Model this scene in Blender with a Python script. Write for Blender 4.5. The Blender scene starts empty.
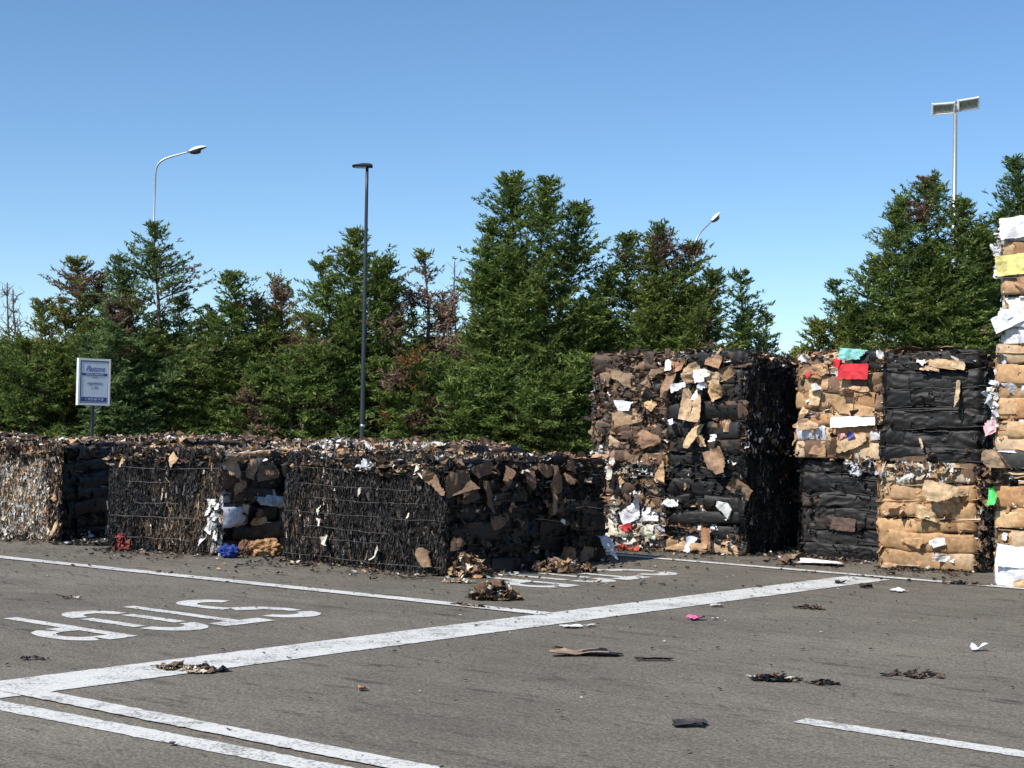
import bpy, bmesh, math, random
import numpy as np
from mathutils import Vector, Matrix
R = math.radians
random.seed(7)
rng = np.random.default_rng(11)
scene = bpy.context.scene
C = scene.collection

# ------------------------------------------------------------------ camera
F, CAM_H, HORIZON, ROLL = 1540.0, 1.5, 430.0, 0.020
cam_d = bpy.data.cameras.new('camera'); cam = bpy.data.objects.new('camera', cam_d); C.objects.link(cam)
cam_d.sensor_width = 36; cam_d.lens = 36 * F / 1024; cam_d.clip_end = 3000; cam_d.clip_start = 0.1
PITCH = math.atan((HORIZON - 384) / F)
cam.matrix_world = Matrix.Translation((0, 0, CAM_H)) @ Matrix.Rotation(math.pi / 2 + PITCH, 4, 'X') @ Matrix.Rotation(ROLL, 4, 'Z')
scene.camera = cam

# ------------------------------------------------------------------ light
SUN_EL = 45.0
TO_SUN = (-0.69, -0.72)
az = math.atan2(TO_SUN[0], TO_SUN[1])
w = bpy.data.worlds.new('World'); scene.world = w; w.use_nodes = True
nt = w.node_tree; bg = nt.nodes['Background']
sky = nt.nodes.new('ShaderNodeTexSky'); sky.sky_type = 'NISHITA'; sky.sun_disc = False
sky.sun_elevation = R(SUN_EL); sky.sun_rotation = az
sky.air_density = 1.0; sky.dust_density = 0.0; sky.ozone_density = 3.5; sky.altitude = 1500
hs = nt.nodes.new('ShaderNodeHueSaturation'); hs.inputs['Saturation'].default_value = 1.10; hs.inputs['Hue'].default_value = 0.498
nt.links.new(sky.outputs[0], hs.inputs['Color']); nt.links.new(hs.outputs[0], bg.inputs[0]); bg.inputs[1].default_value = 0.108
sd = bpy.data.lights.new('sun', 'SUN'); sd.energy = 4.2; sd.angle = R(0.5); sd.color = (1.0, 0.94, 0.86)
so = bpy.data.objects.new('sun', sd); C.objects.link(so)
ts = Vector((TO_SUN[0], TO_SUN[1], 0)).normalized() * math.cos(R(SUN_EL)) + Vector((0, 0, math.sin(R(SUN_EL))))
so.rotation_euler = ts.to_track_quat('Z', 'Y').to_euler(); so.location = (0, 0, 30)
vs = scene.view_settings
vs.view_transform = 'Standard'; vs.look = 'None'; vs.exposure = 0.46; vs.gamma = 1.0; vs.use_curve_mapping = False

# ------------------------------------------------------------------ helpers
def ground(px, py, z=0.0):
    "ground point seen at a pixel of the photograph (used to measure the place)"
    x, y = px - 512, -(py - 384)
    c, s = math.cos(ROLL), math.sin(ROLL)
    xr, yr = x * c - y * s, x * s + y * c
    X, Y, Z = xr, F * math.cos(PITCH) - yr * math.sin(PITCH), F * math.sin(PITCH) + yr * math.cos(PITCH)
    t = (z - CAM_H) / Z
    return X * t, Y * t
def at(px, py, Y0):
    x, y = px - 512, -(py - 384)
    c, s = math.cos(ROLL), math.sin(ROLL)
    xr, yr = x * c - y * s, x * s + y * c
    X, Y, Z = xr, F * math.cos(PITCH) - yr * math.sin(PITCH), F * math.sin(PITCH) + yr * math.cos(PITCH)
    t = Y0 / Y
    return X * t, CAM_H + Z * t

class Acc:
    "collects polygons with one colour per face"
    def __init__(s): s.v = []; s.f = []; s.c = []; s.n = 0; s.sm = []
    def add(s, verts, faces, col, sm=False):
        verts = np.asarray(verts, float).reshape(-1, 3); faces = np.asarray(faces, int).reshape(-1, 4)
        col = np.asarray(col, float)
        if col.ndim == 1: col = np.repeat(col[None, :], len(faces), 0)
        s.v.append(verts); s.f.append(faces + s.n); s.c.append(col); s.n += len(verts); s.sm.append(np.full(len(faces), sm))
    def grid(s, P, col, close=False, sm=False):
        "P (nu,nv,3)"
        nu, nv = P.shape[:2]
        i = np.arange(nu if close else nu - 1)[:, None]; j = np.arange(nv - 1)[None, :]
        a = i * nv + j; b = ((i + 1) % nu) * nv + j
        s.add(P.reshape(-1, 3), np.stack([a, b, b + 1, a + 1], -1).reshape(-1, 4), col, sm)
    def flakes(s, pos, U, V, lu, lv, nu, nv, jit, curl, col):
        "N crumpled flakes: centre pos, unit axes U,V, sizes lu,lv, grids nu x nv"
        N = len(pos)
        if N == 0: return
        W = np.cross(U, V); W /= np.linalg.norm(W, axis=1, keepdims=True) + 1e-9
        uu = np.linspace(-.5, .5, nu); vv = np.linspace(-.5, .5, nv)
        gu, gv = np.meshgrid(uu, vv, indexing='ij'); gu = gu.ravel(); gv = gv.ravel()
        k = nu * nv
        size = np.minimum(lu, lv)[:, None, None]
        cu = (gv[None, :] ** 2) * curl[:, None] * lv[:, None]
        P = pos[:, None, :] + U[:, None, :] * (gu[None, :] * lu[:, None])[..., None] + V[:, None, :] * (gv[None, :] * lv[:, None])[..., None] \
            + W[:, None, :] * cu[..., None] + rng.normal(0, 1, (N, k, 3)) * jit * size
        a = (np.arange(nu - 1)[:, None] * nv + np.arange(nv - 1)[None, :]).ravel()
        q = np.stack([a, a + nv, a + nv + 1, a + 1], -1)
        faces = (q[None] + (np.arange(N) * k)[:, None, None]).reshape(-1, 4)
        s.add(P.reshape(-1, 3), faces, np.repeat(col, len(q), 0))
    def tube(s, pts, rad, n=6, col=(.2, .2, .2), cap=True):
        pts = np.asarray(pts, float); m = len(pts)
        rad = np.full(m, rad, float) if np.isscalar(rad) else np.asarray(rad, float)
        T = np.gradient(pts, axis=0); T /= np.linalg.norm(T, axis=1, keepdims=True) + 1e-9
        ref = np.array([0, 0, 1.0]) if abs(T[:, 2]).mean() < .8 else np.array([1.0, 0, 0])
        A = np.cross(T, ref); A /= np.linalg.norm(A, axis=1, keepdims=True) + 1e-9
        B = np.cross(T, A)
        if cap:
            pts = np.concatenate([pts[:1], pts, pts[-1:]]); rad = np.concatenate([[1e-4], rad, [1e-4]])
            A = np.concatenate([A[:1], A, A[-1:]]); B = np.concatenate([B[:1], B, B[-1:]])
        th = np.arange(n) * 2 * math.pi / n
        P = pts[None] + rad[None, :, None] * (np.cos(th)[:, None, None] * A[None] + np.sin(th)[:, None, None] * B[None])
        s.grid(P, col, close=True)
    def box(s, lo, hi, col, M=None):
        x0, y0, z0 = lo; x1, y1, z1 = hi
        v = np.array([(x0, y0, z0), (x1, y0, z0), (x1, y1, z0), (x0, y1, z0), (x0, y0, z1), (x1, y0, z1), (x1, y1, z1), (x0, y1, z1)], float)
        if M is not None: v = np.array([M @ Vector(p) for p in v])
        s.add(v, [(0, 3, 2, 1), (4, 5, 6, 7), (0, 1, 5, 4), (1, 2, 6, 5), (2, 3, 7, 6), (3, 0, 4, 7)], col)
    def build(s, name, mat, parent=None, smooth=False):
        v = np.concatenate(s.v); f = np.concatenate(s.f); c = np.concatenate(s.c)
        me = bpy.data.meshes.new(name)
        me.vertices.add(len(v)); me.vertices.foreach_set('co', v.astype(np.float32).ravel())
        me.loops.add(len(f) * 4); me.loops.foreach_set('vertex_index', f.astype(np.int32).ravel())
        me.polygons.add(len(f)); me.polygons.foreach_set('loop_start', (np.arange(len(f)) * 4).astype(np.int32))
        try: me.polygons.foreach_set('loop_total', np.full(len(f), 4, np.int32))
        except Exception: pass
        me.update(calc_edges=True)
        me.polygons.foreach_set('use_smooth', np.full(len(f), True) if smooth else np.concatenate(s.sm))
        at_ = me.attributes.new('Col', 'FLOAT_COLOR', 'CORNER')
        cc = np.ones((len(f), 4), np.float32); cc[:, :3] = np.clip(c[:, :3], 0, 1)
        at_.data.foreach_set('color', np.repeat(cc, 4, 0).ravel())
        me.materials.append(mat)
        o = bpy.data.objects.new(name, me); C.objects.link(o)
        if parent is not None: o.parent = parent
        return o

def tag(o, label=None, cat=None, group=None, kind=None):
    if label: o['label'] = label
    if cat: o['category'] = cat
    if group: o['group'] = group
    if kind: o['kind'] = kind
    return o
def empty(name, loc=(0, 0, 0), rz=0.0):
    o = bpy.data.objects.new(name, None); C.objects.link(o); o.location = loc; o.rotation_euler = (0, 0, rz)
    o.empty_display_size = .2
    return o
def copy_tree(o, parent=None):
    c = o.copy(); C.objects.link(c)
    if parent is not None: c.parent = parent
    for ch in list(o.children): copy_tree(ch, c)
    return c
def unit(a): return a / (np.linalg.norm(a, axis=-1, keepdims=True) + 1e-9)

# value noise
def _h(i, j, k, seed):
    n = (i * 374761393 + j * 668265263 + k * 2147483647 + seed * 1274126177) & 0xffffffff
    n = ((n ^ (n >> 13)) * 1274126177) & 0xffffffff
    return ((n ^ (n >> 16)) & 0xffff) / 65535.0
def vnoise(P, seed=0):
    P = np.asarray(P, float); I = np.floor(P).astype(np.int64); f = P - I; f = f * f * (3 - 2 * f)
    out = 0
    for a in (0, 1):
        for b in (0, 1):
            for c in (0, 1):
                wgt = (f[..., 0] if a else 1 - f[..., 0]) * (f[..., 1] if b else 1 - f[..., 1]) * (f[..., 2] if c else 1 - f[..., 2])
                out = out + wgt * _h(I[..., 0] + a, I[..., 1] + b, I[..., 2] + c, seed)
    return out * 2 - 1
def fbm(P, oct=3, seed=0):
    P = np.asarray(P, float); return sum(vnoise(P * 2 ** i, seed + i * 17) * .5 ** i for i in range(oct))

# ------------------------------------------------------------------ materials
def new_mat(name):
    m = bpy.data.materials.new(name); m.use_nodes = True
    n = m.node_tree; return m, n, n.nodes['Principled BSDF']
def node(n, t, **kw):
    x = n.nodes.new(t)
    for k, v in kw.items():
        if hasattr(x, k): setattr(x, k, v)
        else: x.inputs[k.replace('_', ' ')].default_value = v
    return x
def mat_attr(name, rough_dark=.55, rough_light=.85, var=.25, scale=18, bump=.25, bscale=60, bdist=.01, spec=.35, trans=0.0):
    m, n, b = new_mat(name); L = n.links
    a = node(n, 'ShaderNodeAttribute', attribute_name='Col')
    tc = node(n, 'ShaderNodeTexCoord')
    no = node(n, 'ShaderNodeTexNoise', Scale=scale, Detail=4.0); L.new(tc.outputs['Object'], no.inputs['Vector'])
    mr = node(n, 'ShaderNodeMapRange'); mr.inputs[1].default_value = .3; mr.inputs[2].default_value = .7
    mr.inputs[3].default_value = 1 - var; mr.inputs[4].default_value = 1 + var; L.new(no.outputs[0], mr.inputs[0])
    mx = node(n, 'ShaderNodeMix', data_type='RGBA', blend_type='MULTIPLY'); mx.inputs[0].default_value = 1
    L.new(a.outputs['Color'], mx.inputs[6]); L.new(mr.outputs[0], mx.inputs[7]); L.new(mx.outputs[2], b.inputs['Base Color'])
    bw = node(n, 'ShaderNodeRGBToBW'); L.new(a.outputs['Color'], bw.inputs[0])
    r2 = node(n, 'ShaderNodeMapRange'); r2.inputs[1].default_value = .01; r2.inputs[2].default_value = .12
    r2.inputs[3].default_value = rough_dark; r2.inputs[4].default_value = rough_light; L.new(bw.outputs[0], r2.inputs[0]); L.new(r2.outputs[0], b.inputs['Roughness'])
    b.inputs['Specular IOR Level'].default_value = spec
    if bump:
        n2 = node(n, 'ShaderNodeTexNoise', Scale=bscale, Detail=3.0); L.new(tc.outputs['Object'], n2.inputs['Vector'])
        bp = node(n, 'ShaderNodeBump', Strength=bump, Distance=bdist); L.new(n2.outputs[0], bp.inputs['Height']); L.new(bp.outputs[0], b.inputs['Normal'])
    if trans:
        b.inputs['Transmission Weight'].default_value = 0
        tr = node(n, 'ShaderNodeBsdfTranslucent'); L.new(mx.outputs[2], tr.inputs[0])
        ms = node(n, 'ShaderNodeMixShader'); ms.inputs[0].default_value = trans
        L.new(b.outputs[0], ms.inputs[1]); L.new(tr.outputs[0], ms.inputs[2]); L.new(ms.outputs[0], n.nodes['Material Output'].inputs[0])
    return m
M_SCRAP = mat_attr('scrap_paper', bump=.15, bscale=45, bdist=.004)
M_LEAF = mat_attr('needle_foliage', .6, .7, .2, 1.2, 0, trans=.35, spec=.25)
M_BARK = mat_attr('bark', .8, .9, .3, 6, .6, 25, .02)
def mat_plain(name, col, rough=.5, metal=0.0, var=.08, scale=8, bump=.05):
    m, n, b = new_mat(name); L = n.links
    tc = node(n, 'ShaderNodeTexCoord'); no = node(n, 'ShaderNodeTexNoise', Scale=scale, Detail=5.0); L.new(tc.outputs['Object'], no.inputs['Vector'])
    cr = node(n, 'ShaderNodeMapRange'); cr.inputs[1].default_value = .3; cr.inputs[2].default_value = .7; cr.inputs[3].default_value = 1 - var; cr.inputs[4].default_value = 1 + var
    L.new(no.outputs[0], cr.inputs[0])
    mx = node(n, 'ShaderNodeMix', data_type='RGBA', blend_type='MULTIPLY'); mx.inputs[0].default_value = 1; mx.inputs[6].default_value = (*col, 1)
    L.new(cr.outputs[0], mx.inputs[7]); L.new(mx.outputs[2], b.inputs['Base Color'])
    b.inputs['Roughness'].default_value = rough; b.inputs['Metallic'].default_value = metal
    bp = node(n, 'ShaderNodeBump', Strength=bump, Distance=.005); L.new(no.outputs[0], bp.inputs['Height']); L.new(bp.outputs[0], b.inputs['Normal'])
    return m
M_DARKPOLE = mat_plain('dark_painted_steel', (.035, .042, .05), .45, .3)
M_GALV = mat_plain('galvanised_steel', (.42, .44, .45), .45, .7)
M_LAMPWHITE = mat_plain('lamp_housing', (.75, .75, .72), .4)
M_LAMPDARK = mat_plain('lamp_underside', (.06, .06, .06), .4)
M_WIRE = mat_plain('baling_wire', (.32, .31, .30), .4, .6)
M_SIGNFRAME = mat_plain('sign_frame', (.72, .74, .75), .4, .1)
M_SIGNINNER = mat_plain('sign_inner_frame', (.12, .18, .19), .5)
M_SIGNPANEL = mat_plain('sign_panel', (.62, .66, .72), .45, 0, .03)
M_SIGNBLUE = mat_plain('sign_blue', (.03, .06, .26), .5)
M_SIGNINK = mat_plain('sign_ink', (.10, .13, .22), .5)
M_SIGNWHITE = mat_plain('sign_lettering', (.7, .75, .8), .5)
M_GLASS = mat_plain('floodlight_reflector', (.5, .5, .5), .25, .8)

def mat_asphalt():
    m, n, b = new_mat('asphalt'); L = n.links
    tc = node(n, 'ShaderNodeTexCoord')
    mp = node(n, 'ShaderNodeMapping'); mp.inputs['Rotation'].default_value = (0, 0, R(38)); L.new(tc.outputs['Object'], mp.inputs[0])
    P = mp.outputs[0]
    def noise(scale, detail=4, rough=.6, vec=P):
        x = node(n, 'ShaderNodeTexNoise', Scale=scale, Detail=float(detail), Roughness=rough); L.new(vec, x.inputs['Vector']); return x.outputs[0]
    def mrange(v, a, b_, c, d):
        x = node(n, 'ShaderNodeMapRange'); x.inputs[1].default_value = a; x.inputs[2].default_value = b_; x.inputs[3].default_value = c; x.inputs[4].default_value = d
        L.new(v, x.inputs[0]); return x.outputs[0]
    def mul(a, b_):
        x = node(n, 'ShaderNodeMath', operation='MULTIPLY'); L.new(a, x.inputs[0]); L.new(b_, x.inputs[1]); return x.outputs[0]
    big = mrange(noise(.35, 6, .65), .3, .7, .74, 1.2)
    med = mrange(noise(2.3, 6, .7), .3, .7, .88, 1.1)
    grain = mrange(noise(48, 4, .85), .32, .68, .42, 1.55)
    grain2 = mrange(noise(22, 2, .6), .3, .7, .82, 1.18)
    # dark streaks along the lanes, and oil patches
    st = node(n, 'ShaderNodeMapping'); st.inputs['Scale'].default_value = (.28, 2.2, 1); L.new(P, st.inputs[0])
    streak = mrange(noise(1.3, 7, .75, st.outputs[0]), .45, .70, 1.03, .82)
    st2 = node(n, 'ShaderNodeMapping'); st2.inputs['Scale'].default_value = (.8, 3.2, 1); st2.inputs['Location'].default_value = (7, 3, 0); L.new(P, st2.inputs[0])
    patch = mrange(noise(1.3, 4, .65, st2.outputs[0]), .60, .68, 1.0, .55)
    vor = node(n, 'ShaderNodeTexVoronoi', Scale=55.0); L.new(P, vor.inputs['Vector'])
    stones = mrange(vor.outputs['Distance'], .0, .6, 1.12, .85)
    st3 = node(n, 'ShaderNodeMapping'); st3.inputs['Scale'].default_value = (2.2, 7, 1); st3.inputs['Location'].default_value = (3, 9, 0); L.new(P, st3.inputs[0])
    spots = mrange(noise(1.1, 5, .75, st3.outputs[0]), .575, .63, 1.0, .66)
    patch = mul(patch, spots)
    v = mul(mul(mul(big, med), mul(grain, grain2)), mul(mul(streak, patch), stones))
    ramp = node(n, 'ShaderNodeMix', data_type='RGBA', blend_type='MULTIPLY'); ramp.inputs[0].default_value = 1
    ramp.inputs[6].default_value = (.180, .160, .127, 1); L.new(v, ramp.inputs[7])
    # cracks
    L.new(ramp.outputs[2], b.inputs['Base Color'])
    b.inputs['Roughness'].default_value = .88; b.inputs['Specular IOR Level'].default_value = .3
    h = node(n, 'ShaderNodeMath', operation='ADD'); L.new(noise(60, 3, .7), h.inputs[0]); L.new(vor.outputs['Distance'], h.inputs[1])
    bp = node(n, 'ShaderNodeBump', Strength=.6, Distance=.006); L.new(h.outputs[0], bp.inputs['Height']); L.new(bp.outputs[0], b.inputs['Normal'])
    return m
def mat_paint():
    m, n, b = new_mat('road_paint'); L = n.links
    tc = node(n, 'ShaderNodeTexCoord')
    def noise(scale, detail=4, rough=.6):
        x = node(n, 'ShaderNodeTexNoise', Scale=scale, Detail=float(detail), Roughness=rough); L.new(tc.outputs['Object'], x.inputs['Vector']); return x.outputs[0]
    a = node(n, 'ShaderNodeMath', operation='MULTIPLY'); L.new(noise(3.0, 6, .75), a.inputs[0]); 
    g = node(n, 'ShaderNodeMapRange'); g.inputs[1].default_value = .3; g.inputs[2].default_value = .7; g.inputs[3].default_value = .5; g.inputs[4].default_value = 1.2
    L.new(noise(55, 2, .7), g.inputs[0]); L.new(g.outputs[0], a.inputs[1])
    r = node(n, 'ShaderNodeMapRange'); r.inputs[1].default_value = .25; r.inputs[2].default_value = .42; r.inputs[3].default_value = 0; r.inputs[4].default_value = 1; L.new(a.outputs[0], r.inputs[0])
    # thin dark cross scuffs
    mp = node(n, 'ShaderNodeMapping'); mp.inputs['Rotation'].default_value = (0, 0, R(38)); mp.inputs['Scale'].default_value = (.5, 9, 1); L.new(tc.outputs['Object'], mp.inputs[0])
    sc = node(n, 'ShaderNodeTexNoise', Scale=1.6, Detail=4.0); L.new(mp.outputs[0], sc.inputs['Vector'])
    s2 = node(n, 'ShaderNodeMapRange'); s2.inputs[1].default_value = .60; s2.inputs[2].default_value = .70; s2.inputs[3].default_value = 1; s2.inputs[4].default_value = .62; L.new(sc.outputs[0], s2.inputs[0])
    mx = node(n, 'ShaderNodeMix', data_type='RGBA'); mx.inputs[6].default_value = (.20, .19, .17, 1); mx.inputs[7].default_value = (.64, .64, .60, 1); L.new(r.outputs[0], mx.inputs[0])
    m2 = node(n, 'ShaderNodeMix', data_type='RGBA', blend_type='MULTIPLY'); m2.inputs[0].default_value = 1; L.new(mx.outputs[2], m2.inputs[6]); L.new(s2.outputs[0], m2.inputs[7])
    L.new(m2.outputs[2], b.inputs['Base Color']); b.inputs['Roughness'].default_value = .75
    bp = node(n, 'ShaderNodeBump', Strength=.4, Distance=.004); L.new(noise(60, 3, .7), bp.inputs['Height']); L.new(bp.outputs[0], b.inputs['Normal'])
    return m
M_ASPHALT = mat_asphalt(); M_PAINT = mat_paint()
M_GRASS = mat_plain('grass_verge_soil', (.06, .075, .03), .95, 0, .5, 4, .6)

# ------------------------------------------------------------------ ground
a = Acc(); a.grid(np.array([[(x, y, 0) for y in (-40, 0, 20, 60, 200, 1500)] for x in (-1500, -200, -20, 0, 20, 200, 1500)], float), (.5, .5, .5))
tag(a.build('asphalt_ground', M_ASPHALT), kind='structure')
a = Acc(); a.grid(np.array([[(x, y + fbm(np.array([[x * .2, y, 0]]))[0] * .4, .006) for y in (40.0, 90.0)] for x in np.linspace(-60, 60, 61)]), (.5, .5, .5))
tag(a.build('grass_verge', M_GRASS), kind='structure')

def ribbon(acc, A, B, width, ragged=.006, z=.005, step=.035):
    A = np.array(A, float); B = np.array(B, float); d = B - A; L = np.linalg.norm(d); d /= L; nrm = np.array([-d[1], d[0]])
    n = max(2, int(L / step)); t = np.linspace(0, L, n)
    P = np.zeros((n, 4, 3))
    for j, s in enumerate((-.5, -.17, .17, .5)):
        e = (rng.normal(0, ragged * .6, n) if j in (0, 3) else 0)
        P[:, j, :2] = A + d * t[:, None] + nrm * (s * width + e)[:, None] if j in (0, 3) else A + d * t[:, None] + nrm * s * width
    P[..., 2] = z
    acc.grid(P, (.7, .7, .7))
def line_obj(name, A, B, width, label=None, **k):
    a = Acc(); ribbon(a, A, B, width, **k); return tag(a.build(name, M_PAINT), label, kind='structure')
def ext(A, B, a0, b0):
    A = Vector(A); B = Vector(B); d = (B - A).normalized(); return tuple(A - d * a0), tuple(B + d * b0)
# thick band, then the bay lines
Aa, Ab = ext(ground(0, 690), ground(862, 579), .15, .15)
line_obj('painted_stop_band', Aa, Ab, .50)
B0, B1 = ext(ground(0, 557.5), ground(512, 611.0), 3.0, .35); line_obj('painted_bay_line', B0, B1, .19, z=.009)
B0, B1 = ext(ground(642, 557.5), ground(992, 586.5), 3.0, 3.0); line_obj('painted_bay_line', B0, B1, .17, z=.009)
B0, B1 = ext(ground(2, 688), ground(420, 770.5), .1, 4); line_obj('painted_bay_line', B0, B1, .17, z=.009)
B0, B1 = ext(ground(0, 706), ground(320, 768), 1.2, 4); line_obj('painted_bay_line', B0, B1, .17)
B0, B1 = ext(ground(799.5, 721), ground(1024, 755), 0, 3); line_obj('painted_bay_line', B0, B1, .15)
# STOP lettering, read from behind the stacks; letter frame: a = along the word, u = up the letter
UP = np.array([math.cos(R(38)), -math.sin(R(38))]); AD = np.array([-math.sin(R(38)), -math.cos(R(38))])
def arc(cx, cy, rx, ry, a0, a1, n=10):
    return [(cx + rx * math.cos(R(a0 + (a1 - a0) * i / n)), cy + ry * math.sin(R(a0 + (a1 - a0) * i / n))) for i in range(n + 1)]
LW = .50; LH = 1.45; hw = .058
LETTERS = {
 'S': [arc(LW / 2, .30, LW / 2 - hw, .22, 190, 350) + [(LW - hw, .45), (LW * .80, .66)], [(LW * .76, .69), (LW * .28, .80), (hw, 1.0)][:0] + [(LW * .74, .69), (LW * .3, .79), (hw, .98), (hw, 1.12)] , arc(LW / 2, 1.16, LW / 2 - hw, .22, 172, 5)],
 'T': [[(LW / 2, 0), (LW / 2, LH - .19)], [(0, LH - .09), (LW, LH - .09)]],
 'O': [[(hw, .42), (hw, 1.05)], [(LW - hw, .42), (LW - hw, 1.05)], arc(LW / 2, .37, LW / 2 - hw, .28, 185, 355), arc(LW / 2, 1.10, LW / 2 - hw, .28, 175, 5)],
 'P': [[(hw, 0), (hw, LH)], [(hw + .06, LH - .09), (LW * .5, LH - .09)] , arc(LW * .5, LH - .36, LW / 2 - hw, .27, 80, -80), [(LW * .5, LH - .63), (hw + .06, LH - .63)]]}
def word_stop(adv0, u0, name):
    a = Acc()
    for ch, off in (('S', -.02), ('T', .60), ('O', 1.13), ('P', 1.90)):
        for st in LETTERS[ch]:
            p = np.array(st, float)
            # resample
            seg = np.linalg.norm(np.diff(p, axis=0), axis=1); cum = np.concatenate([[0], np.cumsum(seg)]); n = max(3, int(cum[-1] / .04))
            t = np.linspace(0, cum[-1], n); p = np.stack([np.interp(t, cum, p[:, 0]), np.interp(t, cum, p[:, 1])], 1)
            d = unit(np.gradient(p, axis=0)); nr = np.stack([-d[:, 1], d[:, 0]], 1)
            hwid = hw + .045 * np.abs(d[:, 0])     # road lettering is stretched, its cross strokes are heavier
            P = np.zeros((n, 2, 3))
            for j, s in ((0, -1), (1, 1)):
                q = p + nr * (s * hwid)[:, None] + rng.normal(0, .003, (n, 2))
                w_ = (adv0 + off + q[:, :1]) * AD + (u0 + q[:, 1:]) * UP
                P[:, j, :2] = w_
            P[..., 2] = .005 + (.004 if False else 0)
            a.grid(P, (.7, .7, .7))
    tag(a.build(name, M_PAINT), kind='structure')
word_stop(-8.86, -10.17, 'painted_lettering')
word_stop(-14.18, -10.15, 'painted_lettering')

# ------------------------------------------------------------------ paper and cardboard bales
TAN = np.array([(.43, .265, .135), (.38, .225, .11), (.47, .31, .165), (.34, .19, .09), (.47, .345, .22), (.39, .25, .14)])
BROWN = np.array([(.14, .088, .056), (.10, .062, .042), (.18, .115, .07), (.07, .046, .033), (.21, .14, .09)])
UMBER = np.array([(.045, .03, .022), (.06, .042, .03), (.032, .023, .018), (.08, .058, .04)])
WHITE = np.array([(.66, .66, .65), (.58, .59, .62), (.70, .67, .60), (.52, .54, .60)])
CREAM = np.array([(.56, .50, .40), (.48, .42, .32), (.62, .58, .50), (.40, .33, .24), (.34, .33, .30)])
BLACK = np.array([(.007, .007, .0075), (.010, .0095, .0095), (.014, .0135, .013), (.005, .005, .0055), (.019, .018, .017)])
GREY = np.array([(.06, .06, .06), (.10, .10, .10), (.04, .04, .038), (.14, .135, .13)])
BRIGHT = np.array([(.55, .04, .05), (.06, .12, .42), (.62, .52, .10), (.10, .36, .30), (.60, .22, .30)])
PALS = dict(u=UMBER, t=TAN, b=BROWN, w=WHITE, c=CREAM, k=BLACK, g=GREY, x=BRIGHT)
def pick(mix, N):
    "mix like {'t':3,'w':1}"
    keys = list(mix); p = np.array([mix[k] for k in keys], float); p /= p.sum()
    which = rng.choice(len(keys), N, p=p); out = np.zeros((N, 3))
    for i, k in enumerate(keys):
        m = which == i; pal = PALS[k]; out[m] = pal[rng.integers(0, len(pal), m.sum())]
    return out * rng.uniform(.8, 1.2, (N, 1))

def ridge(U, V, freq, seed, W=0.0):
    "paper crumple: sharp ridges between rounded facets"
    P = np.stack([U * freq, V * freq, 0 * U + seed * .731 + W], -1)
    return (np.abs(vnoise(P, seed)) + .5 * np.abs(vnoise(P * 2.1 + 5, seed + 3)) - .45)
def crease(U, V, k, amp, scale):
    "sum of straight folds"
    z = np.zeros_like(U)
    for _ in range(k):
        th = rng.uniform(0, math.pi); c = rng.uniform(-.6, .6) * scale
        z += rng.uniform(-1, 1) * np.abs(U * math.cos(th) + V * math.sin(th) - c)
    z -= z.mean()
    return z * amp

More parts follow.
